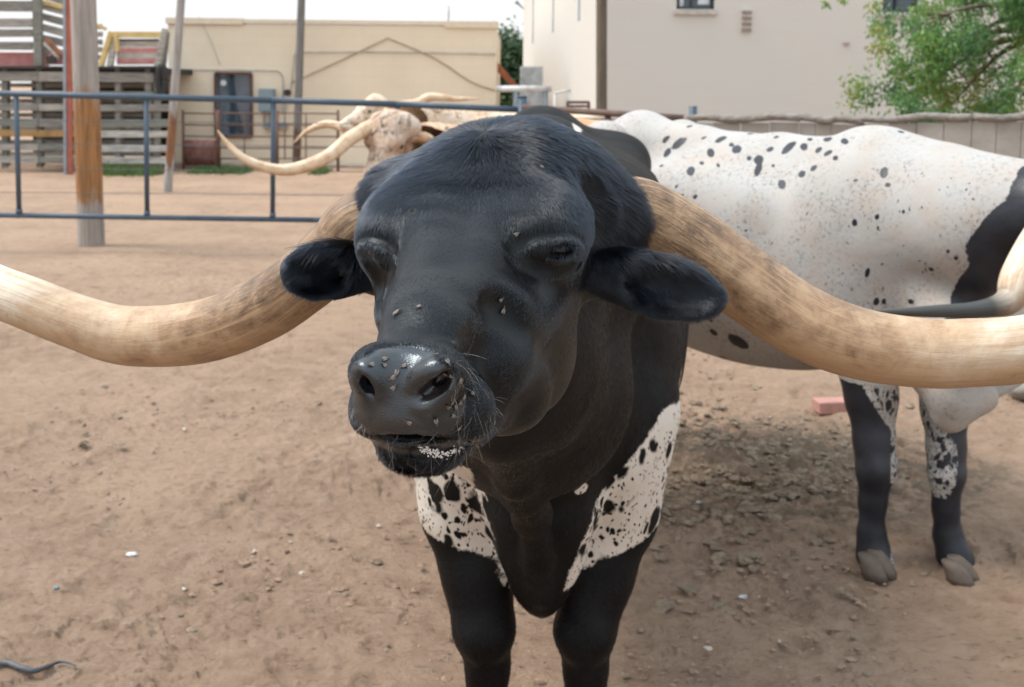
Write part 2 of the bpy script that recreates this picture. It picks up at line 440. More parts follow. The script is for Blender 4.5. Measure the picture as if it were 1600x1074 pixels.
def tube(pts, rad, nseg=24, closed_tip=True, sub=8, ell=1.0):
    "swept round tube along smooth curve; returns V,Q, u(angle), v(length m)"
    pts = np.asarray(pts, float); n = len(pts)
    def cr(A, t):
        i = int(min(max(math.floor(t), 0), n-2)); u = t-i
        p0, p1, p2, p3 = A[max(i-1, 0)], A[i], A[i+1], A[min(i+2, n-1)]
        return .5*((2*p1)+(-p0+p2)*u+(2*p0-5*p1+4*p2-p3)*u*u+(-p0+3*p1-3*p2+p3)*u**3)
    ts = np.linspace(0, n-1, (n-1)*sub+1); rad = np.asarray(rad, float)
    P = np.array([cr(pts, t) for t in ts]); Rr = np.array([max(cr(rad, t), .0005) for t in ts])
    T = np.gradient(P, axis=0); T /= np.linalg.norm(T, axis=1, keepdims=True)
    up = np.array([0, 0, 1.]) if abs(T[0][2]) < .9 else np.array([0, 1., 0])
    V = []; b = np.cross(T[0], up); b /= np.linalg.norm(b)
    for p, t, r in zip(P, T, Rr):
        b = b-t*(b@t); b /= np.linalg.norm(b); c = np.cross(t, b)
        a = np.linspace(0, 2*PI, nseg, endpoint=False)
        V.append(p+r*(np.cos(a)[:, None]*b+ell*np.sin(a)[:, None]*c))
    m = len(P); V = np.concatenate(V+[P[:1], P[-1:]])
    i = np.arange(m-1)[:, None]*nseg; j = np.arange(nseg)[None]; j2 = (j+1) % nseg
    Q = np.stack([i+j, i+j2, i+nseg+j2, i+nseg+j], -1).reshape(-1, 4)
    s = m*nseg; e = (m-1)*nseg; jj = np.arange(nseg)
    capA = np.stack([np.full(nseg, s), (jj+1) % nseg, jj, jj], -1); capB = np.stack([np.full(nseg, s+1), e+jj, e+(jj+1) % nseg, e+(jj+1) % nseg], -1)
    ln = np.concatenate([[0], np.cumsum(np.linalg.norm(np.diff(P, axis=0), axis=1))])
    return V, Q, (capA[:, :3], capB[:, :3]), np.repeat(ln, nseg), np.tile(np.arange(nseg)/nseg, m), ln
def tube_mesh(name, pts, rad, nseg=24, sub=8, ell=1.0, wob=0., wseed=0):
    V, Q, caps, lv, lu, ln = tube(pts, rad, nseg, sub=sub, ell=ell)
    if wob:
        cen = np.repeat(V[:len(lv)].reshape(-1, nseg, 3).mean(1), nseg, axis=0)
        V[:len(lv)] += (V[:len(lv)]-cen)*(wob*fbm(V[:len(lv)], 9, 3, wseed))[:, None]
    fs = [tuple(q) for q in Q]+[tuple(t) for t in caps[0]]+[tuple(t) for t in caps[1]]
    me = bpy.data.meshes.new(name); me.from_pydata([tuple(v) for v in V], [], fs)
    me.polygons.foreach_set('use_smooth', [True]*len(me.polygons))
    fattr(me, 'along', np.concatenate([lv, [0, ln[-1]]]))
    fattr(me, 'round', np.concatenate([np.abs(lu*2-1), [0, 0]]))
    uvn = np.concatenate([lu, [0, 0]]); a2 = uvn*2*PI
    # streak coordinates: position round the horn and length
    at3 = me.attributes.new('grain', 'FLOAT_VECTOR', 'POINT')
    g = np.stack([np.cos(a2), np.sin(a2), np.concatenate([lv, [0, ln[-1]]])], -1).astype(np.float32); at3.data.foreach_set('vector', g.ravel())
    me.update(); return me

def m_horn(name, base=.34, tint=(1, 1, 1), tipdark=9.):
    m = NT(name); g = m.attr('grain', 'Vector'); al = m.attr('along')
    def sc(v, s):
        mp = m.n('ShaderNodeMapping'); mp.inputs['Scale'].default_value = s; m.l(v, mp.inputs[0]); return mp.outputs[0]
    streak = m.noise(sc(g, (5, 5, 3.2)), 1.0, 6, .7, 1.6)
    fine = m.noise(sc(g, (26, 26, 75)), 1.0, 6, .75)
    blot = m.noise(m.coord('Object'), 9, 6, .65, .8)
    cloud = m.noise(m.coord('Object'), 22, 6, .7, .4)
    ring = m.noise(sc(g, (1.2, 1.2, 120)), 1.0, 3, .6)
    v = m.math('ADD', m.math('MULTIPLY', streak, .55), m.math('MULTIPLY', blot, .45))
    pale = m.ramp(v, [(.36, (.36, .22, .13)), (.45, (.55, .41, .28)), (.53, (.68, .58, .46)), (.66, (.76, .71, .62))])
    root = m.ramp(m.math('ADD', m.math('MULTIPLY', fine, .5), m.math('MULTIPLY', cloud, .5)), [(.40, (.075, .042, .023)), (.5, (.19, .112, .062)), (.60, (.36, .235, .14))])
    t = m.ramp(m.math('ADD', al, m.math('MULTIPLY', m.math('SUBTRACT', blot, .5), .9)), [(base*.3, 0), (base*1.25, 1)])
    zn = m.math('ADD', al, m.math('MULTIPLY', m.math('SUBTRACT', blot, .5), .7))
    gold = m.mix(m.ramp(cloud, [(.38, 0), (.62, 1)]), (.34, .20, .11), (.53, .365, .225))
    c = m.mix(m.ramp(zn, [(base*.45, 0), (base*.95, 1)]), root, gold)
    c = m.mix(m.ramp(zn, [(base*.9, 0), (min(base*1.8, .99), 1)]), c, pale)
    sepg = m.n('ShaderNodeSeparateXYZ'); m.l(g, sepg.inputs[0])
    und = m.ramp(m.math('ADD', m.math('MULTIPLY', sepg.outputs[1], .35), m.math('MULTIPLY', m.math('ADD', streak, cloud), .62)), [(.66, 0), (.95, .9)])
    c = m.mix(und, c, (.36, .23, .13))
    org = m.ramp(m.noise(sc(g, (3, 3, 2.8)), 1.0, 5, .65, 1.5), [(.54, 0), (.68, .6)])
    c = m.mix(org, c, (.52, .34, .19))
    c = m.mix(m.ramp(fine, [(.60, 0), (.78, .4)]), c, (.17, .11, .065))
    c = m.mix(m.ramp(cloud, [(.60, 0), (.76, .4)]), c, (.20, .12, .07))
    tip = m.ramp(m.math('MULTIPLY', al, 1/tipdark), [(.5, 0), (.62, 1)])
    c = m.mix(tip, c, (.045, .047, .045))
    c = m.mix(1, c, tint, 'MULTIPLY')
    m.set(Base_Color=c, Roughness=m.ramp(m.noise(m.coord('Object'), 18, 4), [(.3, .34), (.7, .55)]), Specular_IOR_Level=.4)
    h1 = m.math('ADD', m.math('MULTIPLY', fine, .7), m.math('MULTIPLY', ring, .25))
    m.set(Normal=m.bump(h1, .25, .003, m.bump(m.noise(sc(g, (3, 3, 10)), 1, 3), .2, .01)))
    return m.m

def build_bull():
    root = empty('bull', (.06, 2.4, 0), 'black longhorn bull facing the camera with huge tan horns and flies on its muzzle', 'bull')
    m_fur = NT('black_hair_skin')
    pad = m_fur.attr('pad'); co = m_fur.coord('Object')
    nb = m_fur.noise(co, 260, 3, .6); big = m_fur.noise(co, 14, 4, .6)
    furc = m_fur.mix(m_fur.ramp(big, [(.4, 0), (.75, 1)]), (.004, .0042, .005), (.008, .007, .006))
    cell = m_fur.vor(co, 330, 'DISTANCE_TO_EDGE'); cells = m_fur.ramp(cell, [(0, 0), (.22, 1)])
    padc = m_fur.mix(m_fur.ramp(m_fur.noise(co, 40, 4, .6), [(.4, 0), (.65, 1)]), (.010, .0095, .011), (.024, .017, .015))
    m_fur.set(Base_Color=m_fur.mix(pad, furc, padc), Roughness=m_fur.mix(pad, .40, m_fur.ramp(m_fur.noise(co, 60, 3), [(.35, .22), (.65, .36)])), Specular_IOR_Level=m_fur.mix(pad, .22, .8), Specular_Tint=(.8, .92, 1, 1))
    m_fur.set(Normal=m_fur.mix(pad, m_fur.bump(nb, .3, .002), m_fur.bump(cells, .13, .0012, m_fur.bump(m_fur.noise(co, 90, 3), .15, .002))))
    me, V, Q, W, padv, S = build_head(root)
    head = link('head', me, m_fur.m, root)
    # ---- eyes
    m_eye = NT('eye_glossy'); m_eye.set(Base_Color=(.006, .004, .003, 1), Roughness=.06, Specular_IOR_Level=.7)
    for c, r in ((S(881, 391, .0130), .0130), (S(577, 395, .0130), .0115)):
        bmesh_sphere('eye', H([c])[0], r, m_eye.m, head)
    # ---- horns
    m_h = m_horn('weathered_horn', base=.42)
    rb = H([.14, -.155, .02]); lb = H([-.14, -.155, .02])
    P = [rb, at(990, 338, 1.50), at(1066, 375, 1.50), at(1150, 433, 1.49), at(1243, 497, 1.475), at(1335, 535, 1.46), at(1445, 552, 1.45), at(1522, 551, 1.44), at(1604, 544, 1.43), at(1720, 512, 1.42), at(1850, 440, 1.42), at(1960, 330, 1.43), at(2020, 210, 1.45)]
    Rr = [.052, .0530, .0505, .0490, .0482, .0468, .0448, .0436, .0425, .038, .031, .021, .004]
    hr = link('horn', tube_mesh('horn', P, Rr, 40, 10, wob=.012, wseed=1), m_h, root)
    P = [lb, at(566, 352, 1.51), at(530, 390, 1.515), at(473, 441, 1.52), at(405, 486, 1.53), at(312, 519, 1.55), at(200, 525, 1.57), at(119, 503, 1.58), at(45, 474, 1.59), at(-15, 450, 1.60), at(-110, 400, 1.60), at(-200, 330, 1.61), at(-260, 240, 1.63)]
    Rr = [.050, .0475, .0455, .0442, .0443, .0437, .0415, .0382, .0372, .0352, .029, .019, .004]
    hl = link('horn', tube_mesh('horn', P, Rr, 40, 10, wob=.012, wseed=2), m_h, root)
    # ---- ears
    m_ear = NT('ear_skin'); m_ear.set(Base_Color=m_ear.mix(m_ear.noise(m_ear.coord(), 40, 3), (.006, .006, .008), (.016, .012, .010)), Roughness=.6)
    ears = []
    for base, tip, width, up, shape in (
            (at(585, 418, 1.475), at(446, 426, 1.43), .0355, (.1, .25, 1.), -1),
            (at(915, 418, 1.42), at(1126, 470, 1.38), .0385, (.05, .35, 1.), 1)):
        ax = tip-base; Ln = np.linalg.norm(ax); ax /= Ln
        u = np.array(up); u -= ax*(u@ax); u /= np.linalg.norm(u); nrm = np.cross(ax, u)
        if nrm[1] > 0: nrm = -nrm                   # hollow of the ear looks forward
        Rm = np.stack([ax, u, nrm], 1); c = base+ax*Ln*.56
        fl = Field(np.minimum(base, tip)-.08, np.maximum(base, tip)+.08, .0028)
        fl.ell(c, (Ln*.46, width, .020), .01, Rm)
        fl.cone(c, tip-ax*.012, .020, .006, .03)
        fl.cone(base-ax*.02, base+ax*Ln*.3, .030, .024, .03)
        fl.ell(c+nrm*.019+ax*.012-u*.004, (Ln*.36, width*.70, .019), .008, Rm, 'sub')
        fl.cone(base+ax*Ln*.30+nrm*.012, base+ax*Ln*.66+nrm*.010, .010, .008, .008, 'sub')
        v, q = fl.mesh(2); e = link('ear', np_mesh('ear', v, q), m_ear.m, root)
        ears.append((e, v, q, ax, u, nrm, base, Ln))
    return root, head, (me, V, Q, W, padv, S), ears, hr, hl

def bmesh_sphere(name, c, r, mat, parent, seg=24, scale=(1, 1, 1)):
    th = np.linspace(0, PI, seg//2+1)[1:-1]; ph = np.linspace(0, 2*PI, seg, endpoint=False)
    v = [(0, 0, 1)]+[(math.sin(t)*math.cos(p), math.sin(t)*math.sin(p), math.cos(t)) for t in th for p in ph]+[(0, 0, -1)]
    f = [(0, 1+i, 1+(i+1) % seg) for i in range(seg)]
    for k in range(len(th)-1):
        a = 1+k*seg; f += [(a+i, a+seg+i, a+seg+(i+1) % seg, a+(i+1) % seg) for i in range(seg)]
    a = 1+(len(th)-1)*seg; f += [(len(v)-1, a+(i+1) % seg, a+i) for i in range(seg)]
    me = bpy.data.meshes.new(name); me.from_pydata([tuple(c[j]+r*scale[j]*p[j] for j in range(3)) for p in v], [], f)
    me.polygons.foreach_set('use_smooth', [True]*len(f)); me.update()
    return link(name, me, mat, parent)

def bull_fur(root, head, hd, ears):
    me, V, Q, W, padv, S = hd
    mh = m_hair('black_hair', (.0035, .0046, .007), .17, 1.47)
    Wh = np.array([.005, -.09, .150])           # whorl
    def wf(c, n):
        h = Hi(c)
        padm = (inpoly(h[:, [0, 2]], PADPOLY) > .5) & (h[:, 1] > .275)
        lipm = (h[:, 1] > .275) & (np.abs(h[:, 2]+.087) < .007)
        eyes = ((np.abs(h[:, 0])-.135)**2+(h[:, 1]-.014)**2+(h[:, 2]-.010)**2) < .009**2
        return np.where(padm | lipm | eyes, 0, 1.)
    ml = m_hair('ear_hair', (.006, .0065, .009), .2, 1.42)
    n = 260000
    P, N = sample_surface(W, Q, n, wf)
    h = Hi(P); d = h-Wh; dist = np.linalg.norm(d, axis=1)
    D = d.copy(); low = np.clip((h[:, 1]-.0)*8, 0, 1)[:, None]
    # down the face hair lies towards the nose, on the jaw backwards and down
    D = D/(dist[:, None]+1e-6)*(1-low*.6)+low*.6*np.array([0, 1, -.25])
    jaw = np.clip((-h[:, 2]-.06)*14, 0, 1)[:, None]*np.clip((.22-h[:, 1])*10, 0, 1)[:, None]
    D = D*(1-jaw)+jaw*np.array([0, -.75, -.65])
    Dw = D@HM.T
    poll = np.clip((.02-h[:, 1])*14, 0, 1)*np.clip((h[:, 2]-.02)*16, 0, 1)
    hornz = np.clip((np.abs(h[:, 0])-.09)*14, 0, 1)*np.clip((-.08-h[:, 1])*25, 0, 1)*np.clip((h[:, 2]+.03)*25, 0, 1)
    ln = .0068+.009*np.clip((.12-h[:, 1])*6, 0, 1)*np.clip((h[:, 2]+.02)*16, 0, 1)+.010*poll+.020*hornz
    chin = np.clip((h[:, 1]-.2)*20, 0, 1)*np.clip((-h[:, 2]-.09)*60, 0, 1); ln = ln+.006*chin
    lift = .135+.12*poll+.3*chin+.08*hornz
    a = hair('fur', P, N, Dw, ln, lift, .00020+.00012*np.maximum(poll, hornz), mh, head, jitter=.07, clump=.10+.24*np.maximum(poll, hornz)[:, None], droop=.9)
    a['kind'] = 'stuff'
    for (e, v, q, ax, u, nrm, base, Ln) in ears:
        P, N = sample_surface(v, q, int(n*.11), lambda c, nn: np.clip(((c-base)@ax)/Ln*6+.4, .05, 1))
        t = np.clip(((P-base)@ax)/Ln, 0, 1); w_ = ((P-base)@u)
        inner = np.clip((N@nrm)*1.5, 0, 1)
        D = ax[None]*(.9)-u[None]*(.35+.5*inner[:, None])+np.sign(w_)[:, None]*u*.25
        edge = np.clip(np.abs(w_)/.03-.4, 0, 1)
        b = hair('fur', P, N, D, .006+.009*inner*(1-t*.6)+.003*edge, .12+.12*inner, .00030, mh, e, jitter=.12, clump=.45)
        b['kind'] = 'stuff'
        # long strands that hang over the opening of the ear
        P, N = sample_surface(v, q, 2600, lambda c, nn: np.clip((((c-base)@u)+.012)*60, 0, 1)*np.clip((nn@nrm)*2+.3, .0, 1)*(((c-base)@ax) < Ln*.75))
        D = ax[None]*.75-u[None]*(1.0)
        b = hair('long_hair', P, N, np.tile(D, (len(P), 1)), .028, .26, .00032, ml, e, jitter=.12, clump=.45, npt=5, droop=1.3)
        b['kind'] = 'stuff'
    # whiskers
    mw = m_hair('whisker', (.16, .14, .13), .3)
    def wf2(c, n):
        hh = Hi(c); return (((hh[:, 1] > .235) & (hh[:, 2] < -.06)) | ((hh[:, 1] > .28) & (np.abs(hh[:, 0]) > .045))).astype(float)+1e-9
    P, N = sample_surface(W, Q, 230, wf2, 0)
    D = np.tile(np.array([0, 1., -.6])@HM.T, (len(P), 1))+N*.2
    b = hair('whisker', P, N, D, rng.uniform(.010, .034, len(P)), rng.uniform(.5, 1.2, len(P)), .00014, mw, head, jitter=.5)
    b['kind'] = 'stuff'

def body_fur(body, V, Q, white):
    mh = m_hair('black_body_hair', (.0045, .0042, .0045), .30, 1.26)
    def wf(c, n):
        k = white(c); return (k < .25)*(c[:, 1] < 3.2)*np.clip((c[:, 1]-1.62)*20, 0, 1)*1.
    P, N = sample_surface(V, Q, 110000, wf, -.2)
    D = np.tile(np.array([0, .55, -.85]), (len(P), 1))
    a = hair('fur', P, N, D, .013, .16, .00042, mh, body, jitter=.10, clump=.28, droop=.8); a['kind'] = 'stuff'
def froth(S, parent):
    m = NT('froth'); m.set(Base_Color=(.75, .74, .72, 1), Roughness=.25, Specular_IOR_Level=.6)
    vs, fs = [], []; b = 0
    th = np.linspace(0, PI, 4)[1:-1]; ph = np.linspace(0, 2*PI, 6, endpoint=False)
    sv = np.array([(0, 0, 1)]+[(math.sin(t)*math.cos(p), math.sin(t)*math.sin(p), math.cos(t)) for t in th for p in ph]+[(0, 0, -1)])
    sf = [(0, 1+i, 1+(i+1) % 6) for i in range(6)]+[(1+i, 7+i, 7+(i+1) % 6) for i in range(6)]+[(1+i, 7+(i+1) % 6, 1+(i+1) % 6) for i in range(6)]+[(13, 7+(i+1) % 6, 7+i) for i in range(6)]
    for i in range(130):
        if i < 40: x, y = rng.normal(668, 6), rng.normal(703, 3.5)
        else: x = rng.uniform(676, 730); y = 712-(x-676)*.2+rng.normal(0, 3)
        q = S(x, y, -.0004)
        if q is None: continue
        c = H(q); r = rng.uniform(.0005, .0013)
        vs.append(sv*r+c); fs += [tuple(b+j for j in f) for f in sf]; b += len(sv)
    me = bpy.data.meshes.new('froth'); me.from_pydata([tuple(v) for v in np.concatenate(vs)], [], fs); me.polygons.foreach_set('use_smooth', [True]*len(fs)); me.update()
    tag(link('froth', me, m.m, parent), 'white froth on the lower lip', kind='stuff')
# ================================================================== BODIES
def bull_xc(y): return .003+.0262*y
def build_bull_body(root):
    f = Field((-.48, 1.45, -.02), (.66, 4.95, 1.68), .0095)
    def p(l, y, z): return (bull_xc(y)+l, y, z)
    def both(pts, k): 
        for g in (1, -1): f.chain([(p(l*g, y, z), r) for l, y, z, r in pts], k)
    # trunk
    f.ell(p(0, 3.40, 1.0), (.42, .98, .49), .05)
    f.ell(p(0, 2.80, 1.05), (.31, .42, .42), .10)
    f.chain([(p(0, 2.55, 1.34), .13), (p(0, 2.9, 1.37), .12), (p(0, 3.5, 1.405), .11), (p(0, 4.1, 1.425), .11), (p(0, 4.5, 1.36), .11)], .14)
    both([(.285, 4.12, 1.375, .085), (.22, 4.55, 1.26, .12)], .12)
    for g in (1, -1): f.ell(p(.17*g, 4.05, 1.36), (.19, .32, .11), .10); f.ell(p(.2*g, 3.6, 1.33), (.16, .4, .10), .10)
    f.ell(p(0, 4.4, 1.15), (.30, .38, .33), .1)
    # shoulders and breast
    f.sell  # (mirroring is about the body line, done by both())
    for g in (1, -1):
        f.ell(p(.185*g, 2.62, 1.0), (.115, .20, .34), .08)
        f.ell(p(.165*g, 2.47, .86), (.095, .12, .19), .06)
    f.ell(p(0, 2.50, .92), (.19, .19, .28), .08)
    f.chain([(p(.0, 2.40, .92), .13), (p(.005, 2.35, .76), .105), (p(.005, 2.36, .65), .078), (p(.005, 2.37, .57), .045), (p(.008, 2.38, .515), .012)], .05)
    f.chain([(p(-.04, 2.34, .84), .028), (p(-.025, 2.30, .68), .018), (p(.0, 2.33, .56), .010)], .02)
    f.chain([(p(.065, 2.34, .86), .028), (p(.035, 2.31, .68), .018), (p(.012, 2.34, .54), .010)], .02)
    f.chain([(p(0, 2.5, .75), .12), (p(0, 2.75, .66), .10), (p(0, 3.2, .62), .12)], .08)
    # neck and dewlap
    f.chain([((-.03, 1.56, 1.44), .115), ((.0, 1.85, 1.40), .17), ((.045, 2.2, 1.33), .215), (p(0, 2.6, 1.25), .25)], .08)
    f.chain([((-.045, 1.48, 1.33), .085), ((-.01, 1.75, 1.22), .13), ((.03, 2.1, 1.08), .18), (p(0, 2.42, .98), .18)], .08)
    f.chain([((-.035, 1.50, 1.25), .030), ((-.012, 1.66, 1.13), .028), ((.012, 1.9, .98), .030), ((.045, 2.15, .82), .032), ((.060, 2.25, .68), .024), ((.068, 2.30, .58), .014)], .03)
    f.chain([((.05, 1.75, 1.20), .035), ((.09, 2.1, 1.0), .04), ((.11, 2.34, .82), .03)], .05)
    # front legs
    for g, kx in ((-1, 0), (1, 0)):
        hip = p(.19*g, 2.52, .92)
        el = p(.165*g, 2.50, .70); kn = p((.118 if g < 0 else .105)*g, 2.42, .455); ft = p(.112*g, 2.44, .17); ho = p(.115*g, 2.40, .09)
        f.chain([(hip, .12), (el, .098), (p(.137*g, 2.46, .57), .073), (kn, .068)], .04)
        f.chain([(kn, .064), (p(.11*g, 2.44, .36), .048), (ft, .045), (ho, .05)], .02)
        f.ell((kn[0], kn[1]-.045, kn[2]-.01), (.042, .03, .05), .02)
    # hind legs
    both([(.20, 4.35, 1.05, .18), (.19, 4.25, .78, .12), (.19, 4.5, .52, .062), (.19, 4.42, .2, .045), (.19, 4.37, .09, .05)], .05)
    V, Q = f.mesh(2)
    N = vnormals(V, Q)
    V = V+N*(.004*fbm(V, 6, 3, 3))[:, None]
    l = V[:, 0]-bull_xc(V[:, 1]); y = V[:, 1]; z = V[:, 2]
    w = 1.*(l*0-1)
    nzv = fbm(V, 14, 3, 8)
    inner_l = np.interp(z, [.62, .85, .95], [.085, .118, .12]); inner_r = np.interp(z, [.60, .78, .86, .97], [.055, .115, .19, .28])
    wl = np.minimum.reduce([-l-inner_l, z-.625-.25*(-l-.1), .98-z, 2.8-y])
    wr = np.minimum.reduce([l-inner_r, z-.60-.42*(l-.08), .955-z, 2.8-y])
    back = np.minimum.reduce([z-1.40, (y-2.8), (3.9-y), .012-np.abs(l-.095-.03*(y-3.2))])
    under = np.maximum(np.minimum.reduce([.72-z, y-2.62, .22-np.abs(l), z-.5]), np.minimum.reduce([.68-z, y-2.39, .75*(z-.49)+.015-np.abs(l)]))
    w = np.maximum.reduce([wl, wr, back, under])/.05+.5+.12*nzv
    bl = np.exp(-((l-.085)**2+(z-.835)**2)/.012**2)*2*(y < 2.6)           # one small white fleck on the breast
    w = np.where(w < .5, np.maximum(w, bl), w)
    me = np_mesh('bull_body', V, Q); fattr(me, 'white', np.clip(w, -2, 3))
    fattr(me, 'spotty', np.clip((.95-z)*8, 0, 1)*np.clip((2.95-y)*8, 0, 1))
    body = link('body', me, m_spotted('bull_coat', (.0055, .0053, .0055), 24, .47, spec=.10, rdark=.5), root)
    mh = NT('hoof_horn'); mh.set(Base_Color=mh.mix(mh.noise(mh.coord(), 30, 4), (.05, .04, .032), (.16, .12, .09)), Roughness=.7)
    for l, yy in ((.115, 2.39), (-.115, 2.39), (.19, 4.35), (-.19, 4.35)): hoof(p(l, yy, 0), (0, -1, 0), mh.m, root)
    ww = np.clip(w, -2, 3); key = {}
    def white(c):
        ci = np.floor((c-np.array([-.6, 1.3, -.1]))/.012).astype(int)
        if not key:
            vi = np.floor((V-np.array([-.6, 1.3, -.1]))/.012).astype(int); g = np.full((130, 330, 160), -9., np.float32); np.maximum.at(g, (vi[:, 0], vi[:, 1], vi[:, 2]), ww); key['g'] = g
        return key['g'][ci[:, 0], ci[:, 1], ci[:, 2]]
    body_fur(body, V, Q, white)
    return body, V, Q

def hoof(c, fwd, mat, parent, s=1.0):
    fwd = np.array(fwd, float); side = np.cross(fwd, [0, 0, 1.]); c = np.array(c, float)
    vs = []; fs = []
    for g in (1, -1):
        b = len(vs); 
        rings = [(0, .054, .031, .026), (.024, .049, .031, .018), (.050, .040, .029, .004), (.066, .028, .025, -.012)]
        for z, fl, wd, off in rings:
            for a in np.linspace(0, 2*PI, 10, endpoint=False):
                vs.append(c+fwd*(math.cos(a)*fl*(1 if math.cos(a) > 0 else .8)+off)*s+side*(g*.024+math.sin(a)*wd)*s+np.array([0, 0, z*s]))
        for k in range(3):
            for i in range(10): fs.append((b+k*10+i, b+k*10+(i+1) % 10, b+k*10+10+(i+1) % 10, b+k*10+10+i))
        fs.append(tuple(b+i for i in range(10))[::-1]); fs.append(tuple(b+30+i for i in range(10)))
    me = bpy.data.meshes.new('hoof'); me.from_pydata([tuple(v) for v in vs], [], fs); me.polygons.foreach_set('use_smooth', [True]*len(fs))
    me.update(); return link('hoof', me, mat, parent)

def m_spotted(name, dark, scale=22, size=.45, white=(.66, .60, .53), spec=.35, rdark=.42, blur=.10, roan=0.):
    m = NT(name); co = m.coord('Object'); 
    wn = m.noise(co, 70, 6, .78); w = m.math('ADD', m.attr('white'), m.math('MULTIPLY', m.math('SUBTRACT', wn, .5), .8))
    sp = m.attr('spotty')
    warp = m.n('ShaderNodeVectorMath', operation='ADD'); nv = m.n('ShaderNodeTexNoise'); nv.inputs['Scale'].default_value = 18; m.l(co, nv.inputs['Vector'])
    sc_ = m.n('ShaderNodeVectorMath', operation='SCALE'); sc_.inputs['Scale'].default_value = .045; m.l(nv.outputs['Color'], sc_.inputs[0]); m.l(co, warp.inputs[0]); m.l(sc_.outputs[0], warp.inputs[1])
    st = m.n('ShaderNodeMapping'); st.inputs['Scale'].default_value = (1, 1, .62); m.l(warp.outputs[0], st.inputs[0])
    rsize = m.noise(co, 9, 2)
    def spots(scale, size, lo):
        v = m.vor(st.outputs[0], scale)
        thr = m.math('MULTIPLY', m.math('MULTIPLY', m.ramp(rsize, [(.36, lo), (.66, 1.0)]), size), m.ramp(sp, [(.05, 0), (.55, 1)]))
        return m.math('MULTIPLY', m.ramp(m.math('SUBTRACT', thr, v), [(0, 0), (.10, 1)]), 1)
    s1 = m.math('MAXIMUM', m.math('MAXIMUM', spots(scale*.8, size*1.1, .5), spots(scale*1.9, size*1.0, .45)), spots(scale*3.8, size*.8, .6))
    wm = m.math('MULTIPLY', m.ramp(w, [(.51-blur/2, 0), (.51+blur/2, 1)]), m.math('SUBTRACT', 1, s1))
    fine = m.noise(co, 240, 3, .6)
    dirt = m.ramp(m.noise(co, 7, 4, .6), [(.42, 0), (.7, .5)])
    wc = m.mix(dirt, white, (.44, .33, .25)); wc = m.mix(m.math('MULTIPLY', fine, .3), wc, (.36, .31, .28))
    if roan: rn = m.ramp(m.noise(co, 75, 5, .75), [(.52, 0), (.66, 1)]); wc = m.mix(m.math('MULTIPLY', rn, m.math('MULTIPLY', m.ramp(m.noise(co, 5, 3), [(.35, 0), (.6, 1)]), roan)), wc, (.13, .125, .14))
    dk = m.mix(m.ramp(m.noise(co, 8, 3), [(.45, 0), (.75, 1)]), dark, tuple(x*2.2 for x in dark))
    m.set(Base_Color=m.mix(wm, dk, wc), Roughness=m.mix(wm, rdark, .8), Specular_IOR_Level=spec)
    stv = m.noise(m.coord('Object', (160, 160, 30)), 1, 3, .6)
    m.set(Normal=m.bump(stv, .3, .003, m.bump(m.noise(co, 16, 4, .6), .22, .012)))
    return m.m

